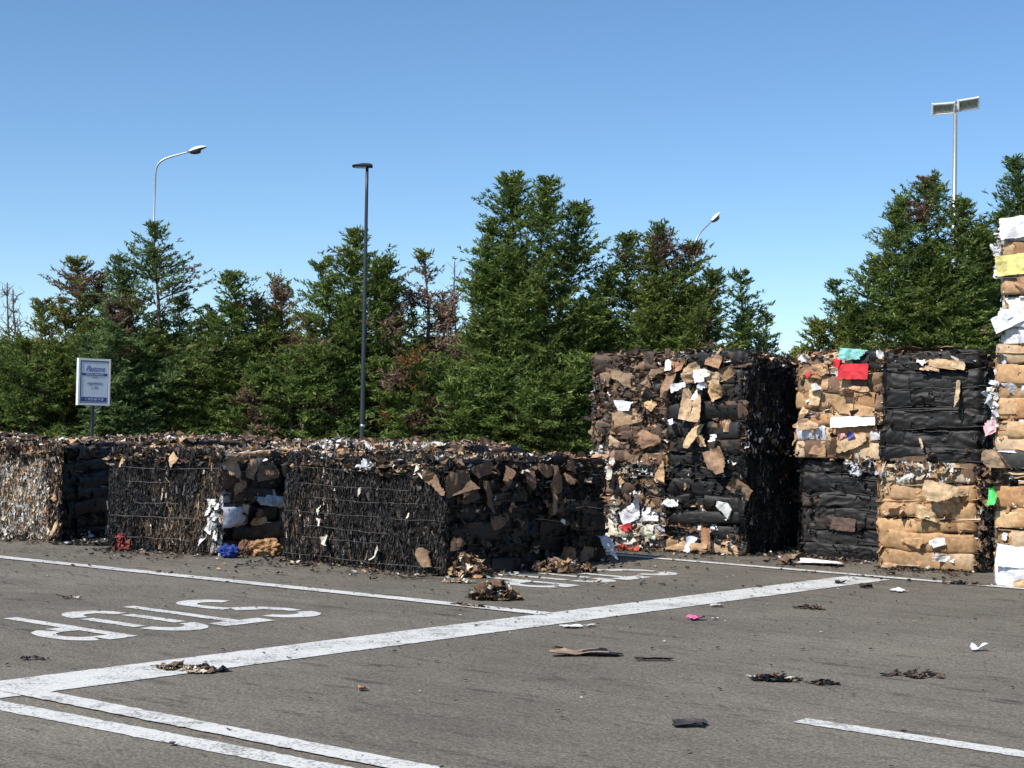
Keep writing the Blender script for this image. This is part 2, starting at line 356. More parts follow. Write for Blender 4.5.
class Bale:
    """W along local x (front is -y), D depth, H height; faces front/right/left/back get a style"""
    def __init__(s, name, label, L, yaw, W, D, H, z=0.0, group=None, cat='bale', tilt=0.0):
        s.o = empty(name, (L[0], L[1], z), yaw); s.o.rotation_euler = (R(tilt), 0, yaw)
        tag(s.o, label, cat, group); s.W, s.D, s.H = W, D, H
        s.accs = {}; Bale.ALL.append(s); s.core()
    ALL = []
    def acc(s, face, name=None):
        if face not in s.accs: s.accs[face] = [Acc(), name or 'loose_scraps']
        if name: s.accs[face][1] = name
        return s.accs[face][0]
    def finish(s):
        for f, (a, nm) in s.accs.items(): a.build(nm, M_SCRAP, s.o)
        s.accs = {}
    def frame(s, face):
        W, D, H = s.W, s.D, s.H
        if face == 'front': return np.array([0, 0, 0.]), np.array([1, 0, 0.]), np.array([0, -1, 0.]), W
        if face == 'right': return np.array([W, 0, 0.]), np.array([0, 1, 0.]), np.array([1, 0, 0.]), D
        if face == 'left': return np.array([0, D, 0.]), np.array([0, -1, 0.]), np.array([-1, 0, 0.]), D
        if face == 'back': return np.array([W, D, 0.]), np.array([-1, 0, 0.]), np.array([0, 1, 0.]), W
    def core(s, inset=.06):
        a = Acc(); seed = random.randint(0, 999)
        def face(O, U, V, lu, lv):
            nu, nv = max(3, int(lu / .06)), max(3, int(lv / .06))
            gu, gv = np.meshgrid(np.linspace(0, lu, nu), np.linspace(0, lv, nv), indexing='ij')
            P = O + U * gu[..., None] + V * gv[..., None]
            ctr = np.array([s.W / 2, s.D / 2, s.H / 2])
            n3 = np.stack([fbm(P * 5 + 3 * k, 2, seed + k) for k in range(3)], -1)
            P = ctr + (P - ctr) * 1.0 + n3 * .03
            P[..., 2] = np.maximum(P[..., 2], .01)
            cc = pick({'k': 3, 'b': 1}, (nu - 1) * (nv - 1)); a.grid(P, cc)
        i = inset; W, D, H = s.W - 2 * i, s.D - 2 * i, s.H - i
        o = np.array([i, i, 0.]); X, Y, Z = np.eye(3)
        face(o, X, Z, W, H); face(o + X * W, Y, Z, D, H); face(o + Y * D, X, Z, W, H); face(o, Y, Z, D, H); face(o + Z * H, X, Y, W, D)
        s.core_o = a.build('pressed_core', M_SCRAP, s.o)
    # face of sheared edges: upright ragged strips
    def fibre(s, face, n=4200, mix=None, colf=None, big=0.12, lsc=1.0, depth=.05, name='sheared_edge_face'):
        a = s.acc(face, name); O, U, Nn, lu = s.frame(face); Z = np.array([0, 0, 1.])
        seed = random.randint(0, 999); n = int(n * 1.7)
        u = rng.uniform(-.01, 1.01, n) * lu; v = rng.uniform(0.02, 1.0, n) * s.H
        lump = fbm(np.stack([u * 5, v * 2.2, 0 * u], 1), 3, seed)
        out = -.02 + lump * depth * .6 + rng.uniform(-.02, .02, n)
        out -= np.clip((np.abs(v / s.H - .5) - .40) * 10, 0, 1) * .04
        pos = O + U * u[:, None] + Z * v[:, None] + Nn * out[:, None]
        col = colf(u / lu, v / s.H, n, seed) if colf else pick(mix, n)
        ang = rng.normal(0, .26, n)
        V = Z * np.cos(ang)[:, None] + U * np.sin(ang)[:, None] + Nn * rng.normal(0, .16, n)[:, None]; V = unit(V)
        ph = rng.normal(0, .65, n)
        Ux = U * np.cos(ph)[:, None] + Nn * np.sin(ph)[:, None]; Ux = unit(Ux - V * (Ux * V).sum(1)[:, None])
        isb = rng.random(n) < big
        lw = np.where(isb, rng.uniform(.02, .05, n), rng.uniform(.006, .018, n)); lh = np.where(isb, rng.uniform(.05, .11, n), rng.uniform(.04, .15, n) * lsc)
        a.flakes(pos, Ux, V, lw, lh, 3, 4, .17, rng.normal(0, .2, n), col)
    # end face: folded layers squeezed between the wires
    def layers(s, face, n=6, mix=None, amp=.014, wide=(.25, .75), bulge=.055, colf=None, fine=1.0, z0=0.0, z1=None, loose=120, loosemix=None, name='folded_layer_face', order=None, sizes=None, dens=2.2, crum=.010, plies=55):
        O, U, Nn, lu = s.frame(face); Z = np.array([0, 0, 1.]); z1 = z1 or s.H
        hs = rng.uniform(.8, 1.2, n) if sizes is None else np.array(sizes, float); hs = hs / hs.sum() * (z1 - z0); zz = z0 + np.concatenate([[0], np.cumsum(hs)])
        objs = s.acc(face, name)
        for i in range(n):
            zc = (zz[i] + zz[i + 1]) / 2; rh = hs[i] / 2 * 1.06
            lm = mix if order is None else order[i]
            lat = rng.uniform(-.02, .03)
            runs = []
            x = -rng.uniform(0, .2)
            # a full backing sheet, then several overlapping ones
            runs.append((0.0, lu, 0.0))
            for _ in range(int(dens * lu / np.mean(wide) + 1)):
                w_ = rng.uniform(*wide); x0 = rng.uniform(-.05, lu - w_ * .6); runs.append((x0, x0 + w_, rng.uniform(.004, .03)))
            for (x0, x1, lift) in runs:
                x0 = max(x0, -.05); x1 = min(x1, lu + .05)
                if x1 - x0 < .08: continue
                nu = max(4, int((x1 - x0) / (.024 / fine))); nv = 16
                t0, t1 = (-95, 95) if lift == 0 else (rng.uniform(-105, -35), rng.uniform(25, 105))
                if lift and rng.random() < .35: t0, t1 = rng.uniform(-100, -60), rng.uniform(70, 105)
                gu, gt = np.meshgrid(np.linspace(x0, x1, nu), np.linspace(t0, t1, nv), indexing='ij')
                slant = rng.normal(0, .12) if lift else 0
                gu = gu + slant * (gt / 90) * rh
                th = np.radians(gt)
                bl = bulge * rng.uniform(.75, 1.25)
                prof = np.sign(np.cos(th)) * np.abs(np.cos(th)) ** .5
                out = prof * bl - .045 + lift + lat
                hh = np.sin(th) * rh
                cz = crease(gu - (x0 + x1) / 2, hh, 5, amp / .10 / (x1 - x0 + .3) * .45, (x1 - x0))
                cz = np.clip(cz, -.035, .03) + rng.normal(0, .0007, gu.shape) - crum * ridge(gu * .5, hh * 1.7 + gu * rng.normal(0, .5), 9.0, random.randint(0, 9999))
                # sag and waviness of the layer
                wob = .018 * np.sin(gu * 4 + i * 2.1) + .012 * fbm(np.stack([gu * 6, 0 * gu + i, 0 * gu], -1), 2, i)
                P = O + U * gu[..., None] + Z * np.maximum(zc + hh + wob * min(1, zc * 4), .012)[..., None] + Nn * (out + cz)[..., None]
                endc = np.clip((np.abs(gu / lu - .5) - .44) / .06, 0, 1) ** 2 * .05
                P = P - Nn * endc[..., None]
                if lift:  # ragged outline
                    P[0] += U * rng.uniform(0, .03, (nv, 1)); P[-1] -= U * rng.uniform(0, .03, (nv, 1))
                if colf is not None: c1 = colf((x0 + x1) / 2 / lu, zc / s.H)
                else: c1 = pick(lm, 1)[0]
                cc = np.repeat(c1[None], (nu - 1) * (nv - 1), 0) * rng.uniform(.93, 1.07, ((nu - 1) * (nv - 1), 1))
                objs.grid(P, cc, sm=True)
        # edges of flattened sheets showing between and across the layers
        for q in range(int(plies * lu)):
            zq = zz[rng.integers(0, n + 1)] + rng.normal(0, .012) if rng.random() < .45 else rng.uniform(z0, z1)
            L_ = rng.uniform(.12, .7); u0 = rng.uniform(-.03, lu - L_ * .5); u1 = min(u0 + L_, lu + .03); m = 14; t = np.linspace(u0, u1, m)
            zl = np.clip(zq, .02, s.H - .01) + .010 * np.sin(t * rng.uniform(5, 12) + q) + (t - u0) * rng.normal(0, .05) + np.cumsum(rng.normal(0, .0016, m))
            ed = rng.uniform(.0, .042) + np.cumsum(rng.normal(0, .004, m)); th_ = rng.uniform(.003, .009); c1 = pick(loosemix or mix or {'t': 3, 'b': 2}, 1)[0]
            dn = rng.uniform(-.03, .012)
            base = O + U * t[:, None]; Zc = np.array([0, 0, 1.])
            P = np.stack([base + Nn * -.05 + Zc * zl[:, None], base + Nn * ed[:, None] + Zc * (zl + dn)[:, None], base + Nn * (ed + .002)[:, None] + Zc * (zl + dn - th_)[:, None], base + Nn * -.05 + Zc * (zl - th_)[:, None]], 1)
            P[..., 2] = np.maximum(P[..., 2], .012); objs.grid(P, c1)
        if loose:
            s.scraps(face, loose, loosemix or mix or {'t': 3, 'b': 2, 'w': 1}); s.cards(face, max(3, loose // 24), loosemix or mix or {'t': 3, 'b': 2, 'w': 1})
    def scraps(s, face, n, mix, size=(.03, .12), ulim=(0, 1), vlim=(0, 1), out=(0.0, .05), name='loose_scraps', hang=.5):
        a = s.acc(face); O, U, Nn, lu = s.frame(face); Z = np.array([0, 0, 1.])
        u = rng.uniform(*ulim, n) * lu; v = rng.uniform(*vlim, n) * s.H
        pos = O + U * u[:, None] + Z * np.maximum(v, .03)[:, None] + Nn * rng.uniform(*out, n)[:, None]
        V = unit(-Z * hang + U * rng.normal(0, .6, (n, 1)) + Nn * rng.normal(0, .4, (n, 1)))
        Ux = unit(np.cross(V, Nn + rng.normal(0, .45, (n, 3))))
        sz = rng.uniform(*size, n)
        a.flakes(pos, Ux, V, sz * rng.uniform(.4, 1, n), sz * rng.uniform(.8, 1.6, n), 4, 5, .13, rng.normal(0, .9, n), pick(mix, n))
    def cards(s, face, n, mix, size=(.08, .30), ulim=(0, 1), vlim=(0, 1)):
        "torn pieces of card, creased, partly folded over and tucked into the face"
        for _ in range(n):
            w_ = rng.uniform(*size); c = pick(mix, 1)[0]
            s.sheet(None, face, rng.uniform(*ulim), rng.uniform(*vlim), w_, w_ * rng.uniform(.22, .8), c, out=rng.uniform(.01, .05), rot=rng.normal(0, 20), amp=.10, n=14, hang=rng.uniform(-.2, .4))
    def top(s, n=700, mix=None, rise=.04, size=(.03, .11), colf=None, over=.04):
        n = int(n * 1.5)
        a = Acc()
        u = rng.uniform(-over, s.W + over, n); v = rng.uniform(-over, s.D + over, n)
        z = s.H - .05 + np.abs(rng.normal(0, rise * .6, n)) + .04 * fbm(np.stack([u * 3, v * 3, 0 * u], 1), 2, 5)
        edge = (u < .03) | (u > s.W - .03) | (v < .03) | (v > s.D - .03)
        z = np.where(edge, z - rng.uniform(0, .09, n), z)
        pos = np.stack([u, v, z], 1)
        U = unit(rng.normal(0, 1, (n, 3)) * np.array([1, 1, .22])); V = unit(np.cross(U, unit(rng.normal(0, .25, (n, 3)) + np.array([0, 0, 1.]))))
        sz = rng.uniform(*size, n) * rng.choice([.6, 1, 1.5], n, p=[.45, .45, .1])
        col = pick(mix, n) if colf is None else colf(u / s.W, v / s.D, n)
        a.flakes(pos, U, V, sz, sz * rng.uniform(.5, 1.3, n), 4, 4, .12, rng.normal(0, .7, n), col)
        return a.build('top_scraps', M_SCRAP, s.o)
    def wires(s, faces, n=5, r=.0022, sag=.012):
        for i in range(n):
            z = s.H * (i + .75 + rng.uniform(-.2, .2)) / (n + .6); a = Acc()
            for f in faces:
                O, U, Nn, lu = s.frame(f); m = 40
                t0, t1 = (rng.uniform(0, .35), rng.uniform(.6, 1)) if rng.random() < .7 else (0, 1)
                t = np.linspace(t0 * lu, t1 * lu, m)
                off = .03 + .018 * np.sin(t * 9 + i) + .008 * np.sin(t * 23 + 2 * i); zz = z + np.cumsum(rng.normal(0, .0025, m)) - sag * np.sin(t / lu * math.pi)
                a.tube(O + U * t[:, None] + Nn * off[:, None] + np.array([0, 0, 1.]) * zz[:, None], r * .7, 4, (.3, .3, .3))
            a.build('baling_wire', M_WIRE, s.o)
    # one big crumpled sheet as its own part
    def sheet(s, name, face, u, v, w_, h, col, out=.05, hang=0.25, rot=0.0, label=None, amp=.05, k=9, curl=.0, n=24, vary=.05, neat=False, rough=.07):
        if neat and rough == .07: rough = .03
        O, U, Nn, lu = s.frame(face) if face != 'top' else (np.array([0, 0, s.H]), np.array([1, 0, 0.]), np.array([0, 0, 1.]), s.W)
        Z = np.array([0, 0, 1.]) if face != 'top' else np.array([0, 1., 0])
        if not neat: w_ *= 1.12; h *= 1.12
        gu, gv = np.meshgrid(np.linspace(-w_ / 2, w_ / 2, n), np.linspace(-h / 2, h / 2, n), indexing='ij')
        sc = max(w_, h); seed = random.randint(0, 9999)
        e = crease(gu, gv, max(4, k - 3), amp * 4.2, sc); e = np.clip(e, -.28 * sc, .28 * sc) * min(1, .12 / sc * 2.2)
        e = e + rough * sc * ridge(gu, gv, 3.6 / sc, seed)
        e = e + .03 * sc * fbm(np.stack([gu / sc * 4, gv / sc * 4, 0 * gu + seed], -1), 2, seed)
        x2, y2 = gu.copy(), gv.copy()
        if not neat:
            for _ in range(2 if sc > .12 else 1):      # fold a flap over a straight line
                th = rng.uniform(0, 2 * math.pi); cx, cy = math.cos(th), math.sin(th); c0 = rng.uniform(.08, .30) * sc; d = x2 * cx + y2 * cy
                an = rng.uniform(-2.0, 1.7); ex = np.maximum(d - c0, 0)
                x2 = x2 - cx * ex * (1 - math.cos(an)); y2 = y2 - cy * ex * (1 - math.cos(an)); e = e + ex * math.sin(an)
        c, s_ = math.cos(R(rot)), math.sin(R(rot))
        jx = rng.normal(0, sc / n * .12, gu.shape); jy = rng.normal(0, sc / n * .12, gu.shape)
        x = (x2 + jx) * c - (y2 + jy) * s_; y = (x2 + jx) * s_ + (y2 + jy) * c
        ctrU = (u * lu if face != 'top' else u * s.W); ctrV = (v * s.H if face != 'top' else v * s.D)
        o_ = out + hang * (-(gv / h) + .5) * h * .5 + e
        o_ = np.where(o_ < -.02, -.02 + (o_ + .02) * .3, o_)
        P = O + U * (ctrU + x)[..., None] + Z * (ctrV + y)[..., None] + Nn * o_[..., None]
        P[..., 2] = np.maximum(P[..., 2], .012)
        # torn outline: drop cells outside a ragged shape
        cu, cv = (gu[:-1, :-1] + gu[1:, 1:]) / w_, (gv[:-1, :-1] + gv[1:, 1:]) / h
        pw = 6 if neat else rng.uniform(2.2, 4.5)
        rg = (np.abs(cu) ** pw + np.abs(cv) ** pw)
        rg = rg + (.12 if neat else .25) * fbm(np.stack([cu * 4, cv * 4, 0 * cu + seed * .37], -1), 3, seed)
        kp = rg < (1.7 if neat else 1.8)
        if not neat:       # straight tears and cut edges
            for _ in range(random.randint(2, 4)):
                th = rng.uniform(0, 2 * math.pi); kp &= (cu * math.cos(th) + cv * math.sin(th)) < rng.uniform(.30, 1.05) + .09 * vnoise(np.stack([cu * 5, cv * 5, 0 * cu + seed], -1), seed)
        keep = kp.ravel()
        if keep.sum() < 6: keep[:] = True
        i_ = np.arange(n - 1)[:, None]; j_ = np.arange(n - 1)[None, :]; a0 = i_ * n + j_
        q = np.stack([a0, a0 + n, a0 + n + 1, a0 + 1], -1).reshape(-1, 4)[keep]; m = len(q)
        st = fbm(np.stack([cu * 1.6, cv * 1.6, 0 * cu + seed], -1), 3, seed + 5).ravel()[keep]      # worn and printed blotches of the sheet
        cc = np.repeat(np.array([col], float), m, 0) * (1 + .22 * st[:, None]) * rng.uniform(1 - vary, 1 + vary, (m, 1))
        a = s.acc(face, None) if name is None else Acc()
        a.add(P.reshape(-1, 3), q, cc)
        if name is None: return
        a.add((P - Nn * .003).reshape(-1, 3), q, cc * .85)
        return tag(a.build(name, M_SCRAP, s.o), label)

DARKTOP = {'k': 4, 'u': 3, 'b': 4, 't': 1.0, 'w': .4, 'g': .8, 'c': .6}
LITTOP = {'b': 6, 't': 3, 'w': 1.0, 'c': 1.6, 'k': 2.5, 'u': 2, 'x': .06}
CHAR = {'k': 18, 'g': .8, 'u': 2}
# --- front row
def col_b1(u, v, n, seed):
    c = pick({'c': 7, 'w': 1.6, 't': 2.5, 'b': 3.2, 'g': 1}, n); d = pick({'b': 3, 'k': 3, 't': 1}, n)
    m = (v > .86 + rng.normal(0, .05, n)) | (u > .93 + rng.normal(0, .03, n)); c[m] = d[m]; return c
b = Bale('paper_bale', 'pale shredded cream paper bale at the far left end of the low front row', (-5.60 - 2.3 * math.cos(R(12)), 19.2 + 2.3 * math.sin(R(12))), R(-12), 2.3, 1.25, 1.17)
b.fibre('front', 6500, colf=col_b1, big=.4); b.layers('right', 7, {'k': 8, 'u': .8}, wide=(.5, 1.2), loose=90, loosemix={'k': 5, 'u': 2, 'c': .3}); b.top(900, DARKTOP)
b.sheet('torn_card', 'front', .985, .14, .07, .26, (.5, .36, .22), out=.06, rot=-12, n=6); b.wires(('front',), 4, .0015)
b.scraps('right', 40, {'k': 3, 'w': 1, 'b': 1}, vlim=(0, .05), out=(.0, .18), name='fallen_scraps')

def col_b2(u, v, n, seed):
    c = pick(CHAR, n); d = pick({'b': 3, 'u': 5, 'k': 4, 't': .3, 'c': .4}, n); e = pick({'w': 5, 'c': 2, 't': 1}, n)
    nz = fbm(np.stack([u * 4, v * 3, 0 * u], 1), 3, seed)
    m = (u * .9 - v * .55 + nz * .3 > .28); c[m] = d[m]
    m = (u > .93 + nz * .1) & (v < .62); c[m] = e[m]
    m = (u > .86 + nz * .12) & (v < .14); c[m] = e[m]
    return c
b = Bale('paper_bale', 'half burnt bale with three pale wires across its black side, blue bag at its foot', (-4.74, 18.26), R(-26), 1.60, 2.2, 1.17)
b.fibre('front', 6500, colf=col_b2, big=.05)
b.layers('right', 6, {'t': 1, 'b': 3, 'u': 2, 'k': 3, 'w': .6}, amp=.03, wide=(.4, 1.1), bulge=.07, loose=150, loosemix={'b': 3, 't': 2, 'k': 3, 'w': 1})
b.top(1500, {'b': 6, 't': 3, 'w': 1, 'k': 1, 'c': 1}); b.wires(('front',), 5, .0028)
for (u, v, w_, h, c, rot) in [(.10, .80, .26, .28, (.38, .25, .15), 5), (.24, .84, .26, .22, (.36, .22, .13), -12), (.12, .66, .24, .16, (.34, .2, .12), 20), (.35, .85, .30, .25, (.24, .15, .09), 8), (.55, .82, .35, .28, (.22, .14, .09), -5)]:
    b.sheet('torn_card', 'right', u, v, w_, h, c, out=.07, rot=rot, amp=.06)
for (u, v, w_, h, c, rot) in [(.62, .62, .5, .26, (.42, .47, .58), -14), (.78, .56, .3, .34, (.28, .42, .42), 12), (.38, .52, .45, .13, (.55, .58, .62), -6), (.72, .36, .22, .3, (.30, .45, .42), 5)]:
    b.sheet('crumpled_sheet', 'right', u, v, w_, h, c, out=.10, rot=rot, amp=.08, neat=True, rough=.12, label='pale blue grey crumpled sheet')
for (u, v, w_, h, c, rot) in [(.08, .33, .26, .11, (.50, .30, .15), 8), (.27, .31, .24, .10, (.52, .30, .14), -4), (.17, .46, .10, .17, (.60, .42, .26), 10), (.30, .40, .35, .09, (.22, .13, .08), 0)]:
    b.sheet('torn_card', 'right', u, v, w_, h, c, out=.09, rot=rot, amp=.06)
for i in range(16):
    vv = rng.uniform(.03, .60)
    b.sheet('white_scrap', 'front', rng.uniform(.93 - .10 * (vv < .2), 1.0), vv, rng.uniform(.04, .11), rng.uniform(.05, .13), (.62, .61, .58), out=.04, rot=rng.uniform(-30, 30), amp=.12, n=6)
b.sheet('torn_card', 'front', .16, .93, .08, .2, (.45, .30, .18), out=.06, rot=-5, n=7)
b.sheet('torn_card', 'front', .58, .93, .16, .15, (.50, .34, .20), out=.06, rot=-40, n=7)

def col_b3(u, v, n, seed):
    c = pick(CHAR, n); d = pick({'k': 12, 'u': 6, 'b': 1.0, 'c': .25, 'w': .06}, n)
    nz = fbm(np.stack([u * 5, v * 4, 0 * u], 1), 3, seed)
    m = ((v < .36 + nz * .4) & (nz > .02)) | ((np.abs(u - .25) < .08 + nz * .1) & (v < .9)); c[m] = d[m]; return c
b = Bale('paper_bale', 'large charred black bale nearest the camera, brown heap of scraps before its corner', (-2.49, 17.23), R(-41), 2.43, 1.30, 1.17)
b.fibre('front', 9500, colf=col_b3, big=.05); b.layers('right', 7, {'k': 8, 'u': 1}, wide=(.5, 1.3), bulge=.035, plies=80, loose=160, loosemix={'k': 8, 'u': 3, 'b': .8, 'w': .12}); b.top(1700, LITTOP)
b.wires(('front',), 7, .002, sag=.02)
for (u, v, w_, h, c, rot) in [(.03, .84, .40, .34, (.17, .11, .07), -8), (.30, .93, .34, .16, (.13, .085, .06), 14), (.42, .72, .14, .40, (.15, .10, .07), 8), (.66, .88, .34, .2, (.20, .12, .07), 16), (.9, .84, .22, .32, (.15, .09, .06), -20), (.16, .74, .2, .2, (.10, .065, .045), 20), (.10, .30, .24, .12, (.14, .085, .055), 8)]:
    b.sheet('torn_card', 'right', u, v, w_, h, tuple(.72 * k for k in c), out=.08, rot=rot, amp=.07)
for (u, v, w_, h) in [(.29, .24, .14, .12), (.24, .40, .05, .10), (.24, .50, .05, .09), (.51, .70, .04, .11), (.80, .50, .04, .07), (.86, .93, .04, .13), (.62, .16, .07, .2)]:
    b.sheet('white_scrap', 'front', u, v, w_, h, (.62, .58, .48), out=.05, rot=rng.uniform(-20, 20), amp=.12, n=7)
b.sheet('torn_card', 'front', .97, .82, .26, .30, (.22, .14, .09), out=.06, rot=8, amp=.06)
b.sheet('torn_card', 'front', .92, .18, .22, .22, (.20, .13, .08), out=.06, rot=8, amp=.09)
b = Bale('paper_bale', 'charred bale standing right behind the nearest black bale, against the tall stack', (-.64 + 1.40 * math.cos(R(52)) - 2.2 * math.cos(R(38)), 15.66 + 1.40 * math.sin(R(52)) + 2.2 * math.sin(R(38))), R(-38), 2.2, 1.42, 1.20)
b.layers('right', 7, {'k': 8, 'u': 2}, wide=(.5, 1.3), bulge=.035, plies=80, loose=220, loosemix={'k': 8, 'u': 3, 'b': 1.3, 'w': .3, 't': .15}); b.top(1500, LITTOP); b.fibre('front', 1500, colf=col_b3)
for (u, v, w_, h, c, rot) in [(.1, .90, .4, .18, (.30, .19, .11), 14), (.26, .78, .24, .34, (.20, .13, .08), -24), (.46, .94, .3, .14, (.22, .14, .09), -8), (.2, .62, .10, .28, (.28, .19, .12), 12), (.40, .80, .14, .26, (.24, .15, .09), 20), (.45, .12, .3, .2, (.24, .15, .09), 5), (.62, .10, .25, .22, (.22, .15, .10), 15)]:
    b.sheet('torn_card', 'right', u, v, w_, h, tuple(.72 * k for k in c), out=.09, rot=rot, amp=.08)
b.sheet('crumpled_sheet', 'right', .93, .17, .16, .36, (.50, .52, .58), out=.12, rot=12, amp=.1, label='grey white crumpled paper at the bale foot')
b.sheet('crumpled_sheet', 'right', .28, .05, .22, .09, (.60, .66, .74), out=.14, rot=-5, amp=.1, label='pale blue white paper at the bale foot')

# --- two columns, two bales high, in the middle
SY = R(-33); SU = np.array([math.cos(SY), math.sin(SY)]); S0 = np.array([1.09, 20.26])
def spos(k, dx=0, dy=0): p = S0 + SU * (1.08 * k + dx) + np.array([-SU[1], SU[0]]) * dy; return (p[0], p[1])
b = Bale('cardboard_bale', 'lower left bale of the two storey stack, white and cream papers spilling low', spos(0), SY, 1.06, 1.5, 1.25)
b.layers('front', 7, None, order=[{'w': 3, 'c': 3, 'b': 1}, {'w': 4, 'c': 3, 't': 1}, {'w': 3, 'c': 2, 'b': 1}, {'b': 3, 't': 1, 'w': 1}, {'b': 3, 'k': 2}, {'b': 3, 'k': 2, 't': 1}, {'b': 3, 't': 1}], amp=.035, wide=(.15, .4), loose=480, crum=.012, plies=120, loosemix={'w': 2.4, 'c': 2.2, 'b': 3, 'k': 3, 'u': 2, 't': .8})
b.fibre('left', 900, {'b': 3, 'k': 3, 'c': 1}); b.top(200, DARKTOP)
b.sheet('red_scrap', 'front', .50, .22, .16, .12, (.55, .05, .06), out=.08, rot=10, amp=.08, n=8, label='bright red crumpled scrap')
b.sheet('crumpled_sheet', 'front', .38, .16, .34, .22, (.66, .64, .50), out=.1, rot=-25, amp=.05)
b.sheet('crumpled_sheet', 'front', .60, .42, .40, .28, (.72, .73, .78), out=.08, rot=25, amp=.08)
b.sheet('crumpled_sheet', 'front', .12, .22, .30, .26, (.66, .62, .52), out=.08, rot=5, amp=.08)
b.sheet('crumpled_sheet', 'front', .84, .17, .16, .2, (.52, .56, .42), out=.1, rot=0, amp=.08)
b.sheet('twisted_strip', 'front', .27, .84, .10, .34, (.62, .58, .48), out=.12, rot=14, amp=.08)
b.sheet('torn_card', 'front', .08, .92, .3, .12, (.50, .31, .18), out=.1, rot=-6, amp=.05)
b.sheet('torn_card', 'front', .97, .78, .12, .3, (.48, .31, .17), out=.08, rot=8, amp=.1)
b = Bale('cardboard_bale', 'upper left bale of the two storey stack, dull brown card with a white strip', spos(0, -.02, .02), SY, 1.10, 1.5, 1.27, 1.25)
b.layers('front', 6, {'b': 5, 't': .4, 'u': 3, 'k': .6}, amp=.045, wide=(.15, .45), bulge=.06, crum=.012, dens=2.4, plies=170, loose=620, loosemix={'b': 5, 't': .7, 'u': 4, 'w': .3, 'k': 1.5})
b.fibre('left', 900, {'b': 4, 'k': 3, 'c': 1}); b.top(900, {'k': 4, 'b': 4, 't': 1, 'w': .6})
b.cards('front', 34, {'b': 6, 't': .6, 'u': 1}, size=(.12, .32))
b.sheet('white_strip', 'front', .44, .47, .42, .13, (.74, .75, .80), out=.09, rot=3, amp=.07, label='white crumpled strip of paper')
b.sheet('torn_card', 'front', .52, .34, .66, .25, (.30, .20, .12), out=.075, rot=2, amp=.04)
b.sheet('torn_card', 'front', .74, .13, .45, .22, (.30, .18, .11), out=.09, rot=5, amp=.05)
b.sheet('torn_card', 'front', .55, .72, .5, .22, (.28, .20, .12), out=.06, rot=-3, amp=.05)
b = Bale('cardboard_bale', 'lower right bale of the two storey stack, blackened layers above flattened brown card', spos(1), SY, 1.06, 1.5, 1.25)
b.layers('front', 7, None, order=[{'t': 3, 'b': 2}, {'b': 3, 'k': 2, 'w': .6}, {'k': 5, 'g': 1}, {'k': 8}, {'k': 8}, {'k': 7, 'b': 1}, {'k': 5, 'b': 2}], amp=.022, loose=220, loosemix={'k': 7, 'b': 2, 'w': .7, 't': .5})
def col_s(u, v, n, seed):
    c = pick({'k': 14, 'u': 3, 'g': .3}, n); d = pick({'k': 6, 'u': 4, 'b': 1.5, 'w': .4, 't': .3, 'c': .3}, n); nz = fbm(np.stack([u * 5, v * 5, 0 * u], 1), 2, seed)
    m = nz > .15; c[m] = d[m]; return c
b.fibre('right', 5200, colf=col_s); b.wires(('front', 'right'), 4, .0015)
b.sheet('torn_card', 'front', .25, .06, .7, .09, (.50, .33, .19), out=.11, rot=2, amp=.05)
b.sheet('crumpled_sheet', 'front', .42, .14, .16, .3, (.66, .68, .76), out=.12, rot=-8, amp=.08)
b.sheet('torn_card', 'front', .58, .15, .12, .26, (.30, .16, .09), out=.11, rot=6, amp=.08)
b.sheet('crumpled_sheet', 'front', .84, .44, .26, .18, (.50, .52, .50), out=.1, rot=-10, amp=.1)
b.sheet('torn_card', 'front', .66, .98, .34, .42, (.30, .19, .12), out=.13, rot=14, amp=.07)
b.sheet('white_scrap', 'front', .12, .50, .16, .12, (.66, .66, .64), out=.08, rot=-30, amp=.1, n=8)
b = Bale('cardboard_bale', 'upper right bale of the two storey stack, tan card hanging over burnt black layers', spos(1, .0, -.02), SY, 1.08, 1.5, 1.27, 1.25)
b.layers('front', 6, {'k': 9, 'u': 2, 'b': .8}, amp=.024, loose=260, loosemix={'k': 5, 'u': 3, 'b': 3, 't': 1, 'w': .5})
b.fibre('right', 5200, colf=col_s); b.top(1000, {'k': 3, 'b': 3, 't': 2, 'w': 2.2}); b.wires(('front', 'right'), 4, .0015)
for (u, v, w_, h, c, rot, out) in [(.12, .72, .16, .44, (.36, .22, .13), -16, .12), (.20, .90, .30, .2, (.36, .2, .12), 20, .1), (.42, .80, .36, .22, (.42, .29, .18), 18, .13), (.34, .52, .14, .44, (.52, .37, .23), -12, .14), (.46, .50, .12, .46, (.48, .34, .21), 4, .16),
     (.66, .63, .26, .26, (.54, .35, .18), 22, .13), (.62, .75, .22, .18, (.5, .37, .24), -10, .15), (.42, .18, .16, .30, (.52, .36, .20), -8, .14), (.54, .10, .15, .2, (.48, .32, .2), 25, .12), (.60, .93, .3, .14, (.34, .2, .12), -14, .1), (.85, .80, .3, .18, (.26, .17, .1), 6, .08), (.78, .3, .15, .18, (.38, .24, .14), 0, .08)]:
    b.sheet('torn_card', 'front', u, v, w_, h, c, out=out, rot=rot, amp=.10)
for (u, v, w_, h, rot) in [(.56, .78, .26, .15, 12), (.26, .66, .22, .10, 14), (.44, .58, .09, .12, 0), (.55, .67, .15, .1, -15), (.12, .32, .08, .10, 20), (.68, .16, .18, .08, 10), (.08, .88, .08, .14, 10)]:
    b.sheet('white_scrap', 'front', u, v, w_, h, (.74, .75, .76), out=.16, rot=rot, amp=.08, n=9)
b.scraps('right', 60, {'w': 2, 'c': 1, 'b': 2}, size=(.03, .07), vlim=(0, .25)); b.scraps('right', 70, {'k': 3, 'b': 2}, vlim=(.8, 1))

